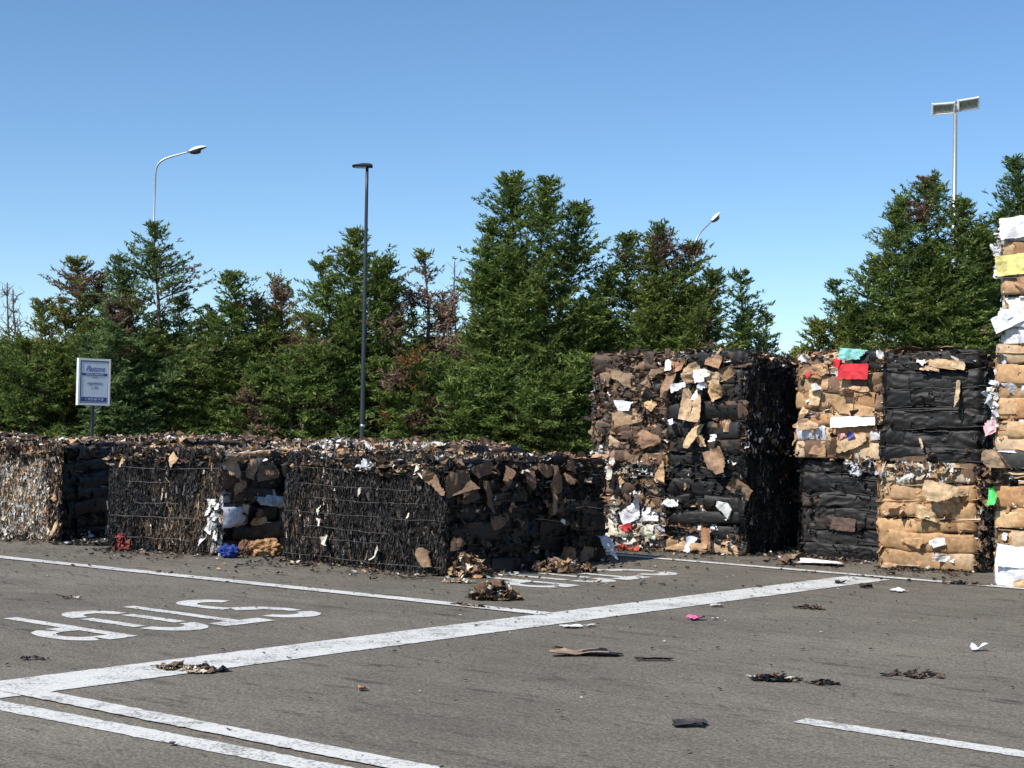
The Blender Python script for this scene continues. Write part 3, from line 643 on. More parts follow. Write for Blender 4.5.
# --- two columns at the right, ends towards the camera
b = Bale('cardboard_bale', 'black charred bale on the ground with a multicoloured cardboard bale on top of it', (3.62, 19.22), R(-35), 1.08, 1.5, 1.22)
b.layers('front', 6, {'k': 14, 'u': 1}, amp=.012, fine=1.3, wide=(.4, .9), bulge=.04, crum=.030, loose=60, loosemix={'k': 6, 'u': 1}); b.top(200, DARKTOP); b.fibre('left', 700, CHAR)
b.sheet('torn_card', 'front', .45, .36, .5, .14, (.10, .065, .05), out=.08, rot=-3, amp=.05)
b.scraps('front', 60, {'w': 2, 'b': 2, 'c': 1, 'k': 1}, size=(.05, .14), vlim=(.9, 1.02), ulim=(.6, 1), out=(.03, .10))
b = Bale('cardboard_bale', 'cardboard bale with a bright red carton and green cloth pressed in its top corner', (3.55, 19.20), R(-35), 1.16, 1.5, 1.30, 1.22)
b.layers('front', 6, None, order=[{'t': 5, 'b': 3}, {'b': 3, 't': 4, 'w': .6}, {'t': 3, 'w': 1.5}, {'t': 4, 'b': 1.5}, {'t': 3, 'b': 2}, {'t': 2, 'b': 3, 'k': 1}], amp=.03, wide=(.2, .5), bulge=.07, loose=160, loosemix={'t': 4, 'b': 2.5, 'w': 1, 'k': .6})
b.fibre('left', 900, {'b': 3, 't': 2, 'k': 2}); b.top(900, {'b': 4, 't': 4, 'w': 2, 'k': 1})
b.sheet('red_carton', 'front', .69, .825, .40, .19, (.50, .03, .04), out=.13, rot=-1, amp=.05, k=6, label='bright red flattened carton', neat=True)
b.sheet('red_carton_flap', 'front', .49, .92, .12, .13, (.60, .02, .04), out=.12, rot=-20, amp=.05)
b.sheet('red_scrap', 'front', .16, .79, .07, .09, (.6, .05, .05), out=.10, rot=-15, n=6)
b.sheet('green_cloth', 'front', .68, .98, .34, .13, (.22, .50, .46), out=.10, rot=-6, amp=.09, label='pale green crumpled cloth')
b.sheet('white_sheet', 'front', .68, .36, .56, .13, (.78, .79, .76), out=.11, rot=4, amp=.025, k=4, label='smooth white sheet folded over the layer', neat=True)
b.sheet('white_scrap', 'front', .27, .67, .14, .14, (.6, .61, .62), out=.09, rot=20, amp=.12)
b.sheet('white_scrap', 'front', .96, .95, .10, .16, (.72, .72, .72), out=.08, rot=0, amp=.12, n=8)
b.sheet('white_scrap', 'front', .12, .95, .16, .12, (.62, .63, .65), out=.08, rot=20, amp=.12, n=8)
b.sheet('blue_scrap', 'front', .65, .235, .09, .08, (.09, .12, .38), out=.11, rot=30, amp=.1, n=7)
b.sheet('pink_scrap', 'front', .56, .215, .08, .07, (.66, .30, .32), out=.11, rot=0, amp=.1, n=7)
for (u, v, w_, h, c, rot) in [(.72, .62, .44, .13, (.34, .21, .12), 4), (.74, .67, .3, .09, (.5, .33, .19), 2), (.66, .48, .58, .17, (.48, .30, .16), 1), (.24, .58, .14, .17, (.56, .40, .24), -8), (.12, .46, .10, .18, (.56, .40, .24), 12), (.22, .32, .34, .16, (.50, .35, .21), -4), (.3, .86, .2, .2, (.48, .3, .16), -22), (.2, .82, .4, .14, (.34, .2, .11), 12), (.6, .15, .5, .18, (.46, .33, .2), 8), (.3, .08, .35, .1, (.36, .22, .13), -5)]:
    b.sheet('torn_card', 'front', u, v, w_, h, c, out=.085, rot=rot, amp=.05)
b = Bale('cardboard_bale', 'clean orange brown cardboard bale on the ground under a black charred bale', (4.26, 17.80), R(-23), 1.10, 1.5, 1.20)
OB = {'t': 10, 'w': .7, 'b': .3}
b.layers('front', 6, None, order=[OB, OB, OB, OB, OB, {'c': 3, 't': 3, 'b': 2}], amp=.016, wide=(.3, .8), bulge=.06, loose=50, loosemix={'t': 5, 'c': 2, 'b': 1}, sizes=[1.1, 1.05, .8, .95, .95, 1.1], crum=.005, plies=30)
b.fibre('right', 1500, {'b': 4, 't': 3, 'k': 2}); b.fibre('left', 700, {'b': 3, 't': 2}); b.top(200, DARKTOP)
b.sheet('torn_card', 'front', .70, .73, .46, .20, (.54, .39, .24), out=.17, rot=-12, amp=.02, k=3, hang=.5)
b.sheet('torn_card', 'front', .55, .54, .30, .19, (.52, .38, .22), out=.09, rot=-14, amp=.02, k=3)
b.sheet('white_scrap', 'front', .49, .58, .07, .20, (.74, .72, .68), out=.085, rot=14, n=8)
b.sheet('white_scrap', 'front', .62, .28, .18, .10, (.76, .75, .72), out=.09, rot=20, amp=.1, n=9)
b.sheet('white_scrap', 'front', .66, .13, .24, .08, (.76, .75, .72), out=.09, rot=-4, amp=.1, n=9)
b.sheet('white_scrap', 'front', .30, .87, .26, .07, (.70, .68, .64), out=.10, rot=14, amp=.1, n=9)
b.sheet('torn_card', 'front', .10, .04, .36, .06, (.50, .34, .19), out=.13, rot=-4, amp=.03)
b.sheet('torn_card', 'front', .40, .25, .3, .22, (.48, .30, .155), out=.08, rot=10, amp=.05)
b.scraps('right', 260, {'b': 5, 'k': 3, 't': 2}, size=(.04, .1), out=(0, .09)); b.scraps('front', 130, {'b': 5, 'k': 3, 't': 1, 'w': .3}, ulim=(.97, 1.1), size=(.04, .09), out=(-.1, .04))
b.scraps('front', 70, {'c': 4, 'w': 2, 't': 2, 'b': 1}, size=(.05, .11), vlim=(.88, 1.0), ulim=(.1, .75), out=(.03, .08))
b = Bale('cardboard_bale', 'black charred layered bale sitting on top of the clean orange brown bale', (4.29, 17.84), R(-25), 1.13, 1.5, 1.27, 1.22)
b.layers('front', 6, {'k': 14, 'u': 1}, amp=.012, fine=1.3, wide=(.5, 1.0), bulge=.04, crum=.030, loose=40, loosemix={'k': 6, 'u': 1}, order=None)
b.top(700, {'b': 3, 't': 3, 'k': 3, 'w': 1}); b.fibre('left', 800, CHAR); b.fibre('right', 500, CHAR)
for (u, v, w_, h, c, rot) in [(.48, .85, .22, .09, (.50, .36, .24), -14), (.60, .89, .44, .09, (.50, .34, .20), -6), (.74, .88, .2, .07, (.54, .40, .26), -12), (.77, .62, .05, .28, (.42, .31, .20), -3), (.42, .17, .04, .16, (.42, .32, .22), 10), (.35, .03, .5, .06, (.14, .09, .06), 8)]:
    b.sheet('torn_card', 'front', u, v, w_, h, c, out=.10, rot=rot, amp=.04, n=10)
b.sheet('white_scrap', 'front', .42, .90, .12, .06, (.72, .70, .66), out=.12, rot=-14, n=7)
b.sheet('torn_card', 'top', .45, .05, .8, .22, (.30, .20, .13), out=.02, rot=2, amp=.03, neat=True)

# --- tower at the right edge
TL = np.array([5.02, 15.95]); TY = R(-34)
def tower(name, label, z, H, dx, order, sizes=None):
    return Bale(name, label, (TL[0] + dx * math.cos(TY), TL[1] + dx * math.sin(TY)), TY, 1.2, 1.5, H, z)
b = tower('cardboard_bale', 'bottom bale of the three high tower at the right edge, white sheets at its foot', 0, 1.20, 0, None)
b.layers('front', 6, None, order=[{'w': 6, 't': .3}, {'w': 6, 't': .5}, {'b': 2, 't': 3}, {'t': 5}, {'t': 5, 'b': 1}, {'t': 3, 'b': 3}], amp=.02, wide=(.3, .8), crum=.012, loose=40, loosemix={'w': 2, 't': 3})
b.fibre('left', 900, {'b': 3, 't': 2, 'w': 1}); b.top(200, LITTOP)
b.sheet('white_sheet', 'front', .25, .26, .50, .22, (.66, .67, .70), out=.10, rot=-2, amp=.07, k=9, neat=True)
b.sheet('white_sheet', 'front', .22, .10, .46, .22, (.66, .67, .70), out=.11, rot=6, amp=.08, k=9, neat=True)
b.sheet('yellow_scrap', 'front', .40, .48, .14, .12, (.70, .66, .06), out=.11, rot=5, amp=.03, n=8)
b.sheet('red_scrap', 'front', .50, .53, .18, .10, (.62, .04, .04), out=.105, rot=0, amp=.03, n=8)
b.sheet('green_scrap', 'front', .0, .78, .08, .20, (.08, .50, .12), out=.09, rot=4, amp=.05, n=8)
b.sheet('torn_card', 'front', .3, .04, .2, .1, (.55, .37, .2), out=.15, rot=15, amp=.05, n=8)
b = tower('cardboard_bale', 'middle bale of the three high tower at the right edge, even tan cardboard layers', 1.20, 1.28, -.02, None)
b.layers('front', 7, None, order=[{'t': 3, 'w': 2, 'g': .5}, {'t': 8}, {'t': 8}, {'t': 8}, {'t': 8}, {'t': 7, 'w': .5}, {'t': 6, 'b': 1}], amp=.012, wide=(.35, .8), crum=.006, loose=30, loosemix={'w': 2, 't': 3})
b.fibre('left', 900, {'b': 2, 't': 2, 'w': 2}); b.top(200, LITTOP)
b.sheet('torn_card', 'front', .04, .10, .38, .24, (.36, .26, .17), out=.16, rot=-14, amp=.08, k=5)
b.sheet('pink_scrap', 'front', -.02, .33, .12, .14, (.72, .42, .44), out=.05, rot=12, amp=.1, n=8)
b.scraps('front', 26, {'w': 6, 'c': 1}, ulim=(-.04, .02), vlim=(.25, .7), size=(.04, .10))
b = tower('cardboard_bale', 'top bale of the three high tower at the right edge, white and yellow sheets', 2.48, 1.28, .03, None)
b.layers('front', 7, None, order=[{'w': 4, 't': 1}, {'w': 6}, {'w': 5, 't': 1}, {'t': 4, 'w': 1}, {'t': 2, 'w': 3}, {'w': 5, 't': 2}, {'w': 6}], amp=.025, wide=(.3, .7), crum=.012, loose=40, loosemix={'w': 4, 't': 2})
b.fibre('left', 900, {'b': 1, 't': 2, 'w': 4}); b.top(700, {'w': 6, 't': 2, 'c': 1})
b.sheet('yellow_sheet', 'front', .12, .64, .34, .21, (.66, .60, .22), out=.09, rot=4, amp=.06, k=8, label='pale yellow sheet folded over the layer', neat=True)
b.sheet('white_sheet', 'front', .08, .20, .32, .17, (.70, .73, .82), out=.06, rot=24, amp=.03, k=4, neat=True)
b.sheet('white_sheet', 'front', .25, .95, .55, .22, (.78, .78, .80), out=.10, rot=6, amp=.04, neat=True)
b.sheet('torn_card', 'front', .3, .47, .5, .18, (.48, .28, .16), out=.10, rot=4, amp=.02)
b.sheet('torn_card', 'front', .38, .84, .26, .16, (.56, .36, .19), out=.12, rot=14, amp=.03)
b.scraps('front', 24, {'w': 5, 'c': 1, 'x': .2}, ulim=(-.05, .02), vlim=(.55, .9), size=(.04, .10))

# --- rear rows: only their tops and a few sides show over the front row
def rear_proto(mix, seed):
    b = Bale('paper_bale', 'charred bale of the rear rows, only its littered top showing over the front row', (0, 0), 0, 2.2, 1.3, 1.16, group='bales of the rear rows')
    b.fibre('front', 700, {'k': 5, 'b': 2, 'c': 1}); b.layers('right', 6, {'k': 5, 'b': 2}, loose=0); b.top(1100, mix, rise=.05, size=(.04, .13)); b.finish(); return b.o
protos = [rear_proto({'k': 4, 'b': 4, 't': 2, 'w': 1.2, 'c': 1}, 1), rear_proto({'b': 3, 't': 3, 'w': 3, 'c': 3, 'k': 1, 'x': .1}, 2), rear_proto({'b': 4, 't': 3, 'w': 1.5, 'c': 1.5, 'k': 2}, 3)]
used = [False] * 3
rr = random.Random(5)
# corner grid in the lane directions
du = np.array([math.cos(R(36)), -math.sin(R(36))]); dv = np.array([math.sin(R(36)), math.cos(R(36))])
base = np.array([-3.2, 17.9])
for j in range(0, 6):
    for i in range(-4, 5):
        p = base + du * (2.35 * i + rr.uniform(-.1, .1) + .5 * (j % 2)) + dv * (1.5 + 1.55 * j)
        # keep clear of the bales in front
        corners = [p, p + du * 2.2, p + du * 2.2 + dv * 1.3, p + dv * 1.3]
        ok = True
        for (x, y) in corners:
            if y < 19.9 or y > 29.5: ok = False
            if x > -.30 * 0 + 0.75: ok = False
            if x < -4.2 and y < 20.9: ok = False
            if -4.2 <= x < -1.6 and y < 20.6: ok = False
            if x >= -1.6 and y < 18.9 + .2: ok = False
        if not ok or max(c[0] / c[1] for c in corners) < -.36: continue
        k = 0 if p[0] < -4.5 and rr.random() < .6 else rr.choice([0, 1, 1, 2]) if p[0] > -3.5 else 2
        if used[k]: o = copy_tree(protos[k])
        else: o = protos[k]; used[k] = True
        o.location = (p[0], p[1], 0); o.rotation_euler = (0, 0, R(-36) + rr.uniform(-.03, .03)); o.scale = (1, 1, rr.uniform(.97, 1.09))
for z_, lab in ((0, 'lower dark bale in the narrow gap right of the two storey stack'), (1.22, 'upper dark bale in the narrow gap left of the red carton bale')):
    b = Bale('cardboard_bale', lab, (3.72, 20.85), R(-33), 1.1, 1.5, 1.22, z_)
    b.layers('front', 6, {'k': 5, 'b': 2}, loose=40); b.top(200, DARKTOP)
for b in Bale.ALL:
    if b.o['label'].find('tower') >= 0: b.fibre('right', 1600, {'t': 4, 'c': 3, 'b': 3, 'w': 1})
    b.finish()
# ------------------------------------------------------------------ litter on the ground
def crumple(name, label, px, py, w_, d, h, mix, n=60, rz=0.0, cat='litter', size=(.03, .1), group=None):
    X, Y = ground(px, py); a = Acc()
    r = np.sqrt(rng.random(n)); th = rng.uniform(0, 2 * math.pi, n)
    x = r * np.cos(th) * w_ / 2; y = r * np.sin(th) * d / 2; z = .012 + rng.random(n) * h * (1 - r * .85)
    fl = .5 if h > .05 else .12; U = unit(rng.normal(0, 1, (n, 3)) * np.array([1, 1, fl])); V = unit(np.cross(U, unit(rng.normal(0, fl, (n, 3)) + np.array([0, 0, .8]))))
    sz = rng.uniform(*size, n); a.flakes(np.stack([x, y, z], 1), U, V, sz, sz * rng.uniform(.5, 1.2, n), 4, 4, .12, rng.normal(0, .7, n), pick(mix, n) if isinstance(mix, dict) else np.array([mix]) * rng.uniform(.75, 1.2, (n, 1)))
    for v in a.v: v[:, 2] = np.maximum(v[:, 2], .008)
    o = a.build(name, M_SCRAP); o.location = (X, Y, 0); o.rotation_euler = (0, 0, R(rz)); return tag(o, label, cat, group)
def flat(name, label, px, py, w_, d, col, rz=0.0, lift=.03, cat='litter', col2=None, n=12):
    X, Y = ground(px, py)
    gu, gv = np.meshgrid(np.linspace(-.5, .5, n), np.linspace(-.5, .5, n), indexing='ij')
    ang = np.arctan2(gv, gu); rad = 1 + .18 * np.sin(ang * 3 + rng.uniform(0, 6)) + .12 * np.sin(ang * 5 + rng.uniform(0, 6))
    z = .014 + np.abs(crease(gu, gv, 6, 1, 1)); z = .012 + z / z.max() * lift + rng.uniform(0, .004, gu.shape)
    P = np.stack([gu * rad * w_, gv * rad * d, z], -1); a = Acc(); m = (n - 1) ** 2
    cc = np.repeat(np.array([col], float), m, 0)
    if col2 is not None:
        q = (gu[:-1, :-1] + .25 * np.sin(gv[:-1, :-1] * 9)).ravel() > .02; cc[q] = col2
    a.grid(P, cc * rng.uniform(.85, 1.15, (m, 1))); Q = P.copy(); Q[..., 2] -= .005; a.grid(Q, cc * .7)
    o = a.build(name, M_SCRAP); o.location = (X, Y, 0); o.rotation_euler = (0, 0, R(rz)); return tag(o, label, cat)
crumple('scrap_heap', 'small brown heap of scraps on the asphalt before the nearest black bale', 494, 599, .44, .35, .17, {'b': 6, 't': 3, 'c': 1, 'k': 2}, 170, size=(.04, .11))
crumple('fallen_cardboard', 'crumpled brown card slumped against the corner foot of the nearest black bale', 468, 577, .42, .25, .30, {'b': 5, 't': 3, 'c': 1, 'k': 1}, 110, size=(.05, .16))
crumple('fallen_cardboard', 'tan paper scraps lying flat left of the small brown heap', 459, 583, .34, .12, .04, {'t': 3, 'c': 3}, 26, size=(.04, .09))
crumple('fallen_cardboard', 'brown crumpled papers under the charred bale beside the tall stack', 560, 572, .8, .3, .16, {'b': 6, 't': 2, 'k': 3, 'w': .5}, 120, size=(.05, .12))
def bag(name, label, px, py, w_, d, h, col, cat='bag', rz=0.0, jag=.16):
    X, Y = ground(px, py); a = Acc(); nu, nv = 44, 22; seed = random.randint(0, 99)
    u = np.linspace(0, 2 * math.pi, nu, endpoint=False); v = np.linspace(-math.pi / 2, math.pi / 2, nv); gu, gv = np.meshgrid(u, v, indexing='ij')
    D = np.stack([np.cos(gv) * np.cos(gu), np.cos(gv) * np.sin(gu), np.sin(gv)], -1); r = 1 + jag * fbm(D * 2.2, 2, seed) - jag * .9 * (np.abs(vnoise(D * 4, seed + 9)) + .6 * np.abs(vnoise(D * 8, seed + 4)))
    P = D * r[..., None] * np.array([w_ / 2, d / 2, h / 2]); P[..., 2] = np.maximum(P[..., 2] + h / 2 * .9, .008)
    m = nu * (nv - 1); a.grid(P, np.repeat(np.array([col]), m, 0) * rng.uniform(.85, 1.15, (m, 1)), close=True)
    o = a.build(name, M_SCRAP); o.location = (X, Y, 0); o.rotation_euler = (0, 0, R(rz)); return tag(o, label, cat)
bag('plastic_bag', 'shiny dark blue crumpled bag at the foot of the half burnt bale', 229, 558, .24, .2, .17, (.012, .035, .19), jag=.3)
bag('cardboard_lump', 'orange crumpled cardboard lump between the half burnt and the nearest bale', 265, 556, .42, .3, .22, (.36, .21, .10), 'cardboard', jag=.34)
bag('brown_bundle', 'small dark brown bundle between the blue bag and the orange lump', 245, 556, .16, .14, .2, (.16, .085, .05), 'cardboard', jag=.3)
crumple('red_rag', 'crumpled red rag leaning on the lower left of the half burnt bale', 122, 551, .18, .12, .22, (.22, .05, .04), 30, size=(.04, .1), cat='rag')
flat('paper_scrap', 'long white paper sheets on the asphalt before the black ground bale', 819, 565, .52, .30, (.66, .66, .64), -20, .05)
flat('paper_scrap', 'brown card scrap beside the long white sheets at the stack foot', 795, 560, .2, .16, (.24, .17, .11), 10, .08)
crumple('scrap_strip', 'dark twisted strip on the ground left of the long white sheets', 788, 565, .2, .08, .1, {'k': 3, 'b': 1}, 14)
crumple('red_scrap', 'orange red scraps at the foot of the white papers', 628, 551, .30, .12, .07, (.45, .09, .05), 20)
crumple('black_scraps', 'black ash and scraps along the foot of the leftmost black face', 85, 545, .9, .25, .05, {'k': 5, 'g': 1, 'w': .4}, 60)
crumple('crushed_scraps', 'pinkish crushed paper smeared across the thick white band', 185, 670, .46, .20, .008, {'c': 4, 'b': 2, 'k': .6}, 70, rz=-30, size=(.02, .07))
crumple('crushed_scraps', 'dark crushed scraps at the right end of the smear on the thick band', 207, 671, .26, .12, .008, {'b': 3, 'k': 3}, 50, size=(.02, .06))
flat('burnt_card', 'tan card with a burnt black half lying alone on the asphalt', 586, 655, .40, .20, (.30, .22, .15), 4, .035, col2=(.02, .018, .018))
flat('paper_scrap', 'narrow white paper strip near the middle of the thick band', 572, 628, .14, .10, (.68, .68, .66), 5, .012)
flat('paper_scrap', 'tiny white scrap just right of the narrow white strip', 590, 627, .08, .05, (.55, .54, .50), 25, .01)
flat('pink_paper', 'bright pink paper scrap lying on the asphalt', 696, 620, .12, .12, (.75, .16, .36), 15, .03)
flat('paper_scrap', 'tiny white scrap right of the pink paper', 715, 620, .04, .04, (.68, .68, .66), 0, .01)
flat('paper_scrap', 'white scrap above the pink paper near the thick band', 717, 607, .10, .07, (.6, .6, .58), 0, .015)
flat('paper_scrap', 'white triangular scrap near the end of the thick band', 899, 592, .12, .14, (.74, .74, .72), 30, .03)
flat('paper_scrap', 'white folded scrap standing alone at the right', 977, 651, .10, .08, (.80, .80, .80), 10, .05)
crumple('burnt_scraps', 'brown and black burnt scraps in the middle of the right asphalt', 775, 680, .32, .20, .012, {'b': 3, 'k': 5, 'c': .6}, 40, size=(.03, .07))
crumple('burnt_scraps', 'short dark curled strip right of the burnt scraps', 822, 684, .20, .10, .008, {'b': 3, 'k': 4}, 16, size=(.03, .06))
crumple('burnt_scraps', 'long smear of brown burnt scraps at the right of the lot', 912, 676, .42, .22, .008, {'b': 5, 'k': 4}, 45, size=(.02, .07))
crumple('burnt_scraps', 'dark brown scraps beyond the pink paper towards the stacks', 811, 609, .30, .16, .008, {'b': 4, 'k': 4}, 26, size=(.03, .07))
flat('burnt_card', 'flat black scrap at the lower middle of the asphalt', 688, 726, .16, .12, (.05, .046, .044), -10, .02)
flat('burnt_card', 'small black clump on the end of the thick band', 840, 584, .10, .08, (.02, .018, .018), 0, .04)
flat('burnt_card', 'small brown black clump just past the end of the thick band', 866, 588, .12, .10, (.05, .035, .025), 0, .03)
crumple('scrap_strip', 'thin dark strip on the bay line before the clean cardboard bale', 968, 585, .5, .06, .03, {'b': 3, 'k': 2, 'c': .5}, 30, rz=-20, size=(.03, .06))
flat('burnt_card', 'thin dark strip with a white tip right of the tan burnt card', 655, 661, .22, .05, (.04, .03, .025), 8, .015)
flat('leaf_scrap', 'small orange brown leaf alone in the left foreground', 362, 691, .05, .05, (.42, .24, .12), 0, .02)
crumple('scrap_strip', 'thin reddish scrap on the asphalt near the first bay line', 72, 599, .18, .06, .02, {'b': 3, 'c': 1}, 14, size=(.02, .05))
crumple('scrap_strip', 'thin dark scrap on the asphalt above the left painted word', 32, 660, .2, .08, .02, {'k': 3, 'b': 1}, 14, size=(.02, .05))
crumple('burnt_scraps', 'ragged dark scraps on the first bay line near the brown heap', 470, 607, .5, .06, .02, {'b': 3, 'k': 2, 'c': .6}, 30, rz=-38, size=(.02, .05))
# crumbs of ash and paper, uncountable
N = 4200; a = Acc()
px = rng.uniform(-6.5, 7, N); py = rng.uniform(6.5, 18.5, N)
wgt = np.clip((py - 6) / 10, .15, 1); keep = rng.random(N) < wgt
px, py = px[keep], py[keep]; n = len(px)
U = unit(np.stack([rng.normal(0, 1, n), rng.normal(0, 1, n), rng.normal(0, .15, n)], 1)); V = unit(np.cross(U, np.array([0, 0, 1.]) + rng.normal(0, .2, (n, 3))))
sz = rng.uniform(.004, .016, n) * rng.choice([.6, 1, 1.5], n)
a.flakes(np.stack([px, py, np.full(n, .013)], 1), U, V, sz * 1.6, sz, 3, 3, .1, rng.normal(0, .3, n), pick({'k': 9, 'b': 4, 'c': .7, 'w': .3}, n))
# more along the feet of the bales
def crumbs_along(A, B, n, spread=.25):
    t = rng.random(n)[:, None]; p = np.array(A) * (1 - t) + np.array(B) * t; d = unit(np.array([[A[1] - B[1], B[0] - A[0]]], float)); p = p - np.abs(rng.normal(0, spread, (n, 1))) * d
    U = unit(np.stack([rng.normal(0, 1, n), rng.normal(0, 1, n), rng.normal(0, .3, n)], 1)); V = unit(np.cross(U, np.array([0, 0, 1.]) + rng.normal(0, .3, (n, 3))))
    sz = rng.uniform(.008, .045, n); a.flakes(np.stack([p[:, 0], p[:, 1], np.full(n, .02)], 1), U, V, sz * 1.4, sz, 3, 3, .12, rng.normal(0, .5, n), pick({'k': 7, 'u': 3, 'b': 3, 'c': .5, 'w': .2, 't': .6}, n))
for A_, B_ in (((-7.8, 19.6), (-5.6, 19.2)), ((-5.5, 19.3), (-5.0, 20.2)), ((-4.74, 18.26), (-3.3, 17.6)), ((-3.3, 17.6), (-2.6, 18.4)), ((-2.49, 17.23), (-.66, 15.63)), ((-.66, 15.63), (1.0, 18.0)), ((1.1, 20.2), (2.9, 19.1)), ((2.9, 19.1), (3.7, 20.2)), ((3.6, 19.2), (4.5, 18.55)), ((4.26, 17.8), (5.25, 17.4))):
    crumbs_along(A_, B_, 200); crumbs_along(A_, B_, 110, .9)
for v in a.v: v[:, 2] = np.maximum(v[:, 2], .011)
tag(a.build('litter_crumbs', M_SCRAP), 'ash flakes and paper crumbs strewn over the asphalt', 'litter', kind='stuff')

# ------------------------------------------------------------------ conifers
GREEN = np.array([(.050, .074, .026), (.062, .088, .030), (.040, .060, .024), (.078, .102, .036), (.052, .078, .036)])
BLUEG = np.array([(.044, .070, .036), (.056, .084, .046), (.036, .056, .032), (.066, .096, .050)])
OLIVE = np.array([(.080, .092, .032), (.066, .084, .030), (.095, .098, .036), (.052, .072, .026)])
DEAD = np.array([(.26, .17, .115), (.20, .13, .09), (.30, .20, .13), (.17, .12, .09), (.27, .20, .15)])
RUST = np.array([(.36, .16, .07), (.30, .14, .06), (.26, .12, .055)])
def leafcol(n, pos, kind, dead=0.0, rust=0.0):
    pal = dict(g=GREEN, b=BLUEG, o=OLIVE, d=DEAD)[kind]
    nz = fbm(pos * .8, 2, 3)
    c = pal[rng.integers(0, len(pal), n)] * np.array([2.8, 2.75, 1.9])
    if kind in 'gb':
        m = nz + rng.normal(0, .25, n) > .52; c[m] = OLIVE[rng.integers(0, len(OLIVE), m.sum())] * np.array([2.3, 2.4, 1.7])
    if dead:
        nd = fbm(pos * .9 + 40, 2, 9); m = nd + rng.normal(0, .12, n) > .74 - dead; c[m] = DEAD[rng.integers(0, len(DEAD), m.sum())]
    if rust:
        nd = fbm(pos * 1.1 + 70, 2, 12); m = nd + rng.normal(0, .1, n) > .75 - rust; c[m] = RUST[rng.integers(0, len(RUST), m.sum())]
    return c * rng.uniform(.5, 1.5, (n, 1))
def conifer(label, Y, leaders, kind='g', dens=1.0, dead=0.0, rust=0.0, leaf=(.10, .22), droop=.0, name='conifer_tree', cat='tree', limb=.0, group='conifers behind the bales', shear=None):
    "leaders: (px, py_top, radius m, z_base) as read off the photograph, turned into metres at depth Y"
    X0 = at(leaders[0][0], 440, Y)[0]
    root = empty(name, (X0, Y, 0)); tag(root, label, cat, group)
    tr = Acc(); lm = Acc(); crown = Acc(); LP = []; LD = []; LN = []
    # lesser tops between the main ones, so the outline is uneven
    extra = []
    for (px, pyt, rad, zb) in leaders:
        for _ in range(2 if rad > 1.1 else 1):
            extra.append((px + rng.choice([-1, 1]) * rng.uniform(.45, .95) * rad * 34, pyt + (440 - pyt) * rng.uniform(.14, .42), rad * rng.uniform(.45, .7), zb))
    leaders = list(leaders) + extra
    for li, (px, pyt, rad, zb) in enumerate(leaders):
        xt, zt = at(px, pyt, Y); xt -= X0; dy = rng.uniform(-.5, .5) * (li > 0)
        xb = xt * (.15 if li == 0 else .35)
        def axis(z): 
            t = np.clip(z / zt, 0, 1); return np.stack([xb + (xt - xb) * t ** 1.0 + .06 * np.sin(z * 1.7 + li), dy * t + .05 * np.cos(z * 1.3), z + 0 * t], -1)
        zs = np.linspace(0 if li == 0 else zb * .3, zt, 14); pts = axis(zs)
        tr.tube(pts, np.linspace(.13 if li == 0 else .07, .012, 14), 7, (.13, .10, .075))
        nb = int((zt - zb) * 30 * dens * (.6 + .4 * rad))
        for _ in range(nb):
            rel = rng.random() ** .85; z = zb + (zt - zb) * rel
            L = 1.28 * rad * (1 - rel) ** .58 * rng.uniform(.5, 1.12) * (1 + .22 * math.sin(z * 2.7 + li * 2)) + .10
            if rng.random() < .08: L *= 1.25
            az_ = rng.uniform(0, 2 * math.pi); d = np.array([math.cos(az_), math.sin(az_), 0.])
            rise = rng.uniform(.05, .55) + rel * .35 - droop
            m = max(4, int(L / .16)); t = np.linspace(0, 1, m)
            p0 = axis(np.array([z]))[0]
            P = p0 + d * (L * t)[:, None] + np.array([0, 0, 1.]) * (L * (rise * t - .35 * t ** 2 * (1 - rel)))[:, None] + np.cumsum(rng.normal(0, .012, (m, 3)), 0)
            if limb and rng.random() < limb or _ % 5 == 0: lm.tube(P, np.linspace(.018 * min(1.5, L), .004, m), 4, (.12, .09, .07), cap=False)
            T = unit(np.gradient(P, axis=0)); side = unit(np.cross(T, np.array([0, 0, 1.])))
            for k in range(m):
                if t[k] < .25 and L > .8: continue
                tl = (.16 + .34 * L * (1 - t[k]) * .6) * rng.uniform(.6, 1.2)
                for sg in (-1, 1, 0):
                    dd = T[k] * .75 + side[k] * sg * .9 + np.array([0, 0, 1.]) * rng.normal(.12, .22) if sg else T[k] + rng.normal(0, .15, 3)
                    dd = dd / np.linalg.norm(dd); nn = max(2, int(tl / .065)); s_ = (np.arange(nn) + .5) / nn * tl
                    LP.append(P[k] + dd * s_[:, None] + rng.normal(0, .02, (nn, 3))); LD.append(np.repeat(dd[None], nn, 0)); LN.append(nn)
    LP = np.concatenate(LP); LD = np.concatenate(LD)
    # three blades at each point
    LP = np.repeat(LP, 2, 0); LD = np.repeat(LD, 2, 0); n = len(LP)
    if shear is not None: pass
    ok = (LP[:, 2] > .1); LP, LD = LP[ok], LD[ok]; n = len(LP)
    V = unit(LD + rng.normal(0, .42, (n, 3))); Uu = unit(np.cross(V, rng.normal(0, .6, (n, 3)) + np.array([0, 0, 1.])))
    ln = rng.uniform(*leaf, n); wd = ln * rng.uniform(.16, .30, n)
    P = np.stack([LP - V * ln[:, None] * .5, LP + Uu * wd[:, None] * .5, LP + V * ln[:, None] * .5, LP - Uu * wd[:, None] * .5], 1)
    crown.add(P.reshape(-1, 3), np.arange(n * 4).reshape(n, 4), leafcol(n, LP + np.array([X0, Y, 0]), kind, dead, rust))
    tr.build('trunk', M_BARK, root, True); lm.build('limbs', M_BARK, root); crown.build('crown', M_LEAF, root)
    return root
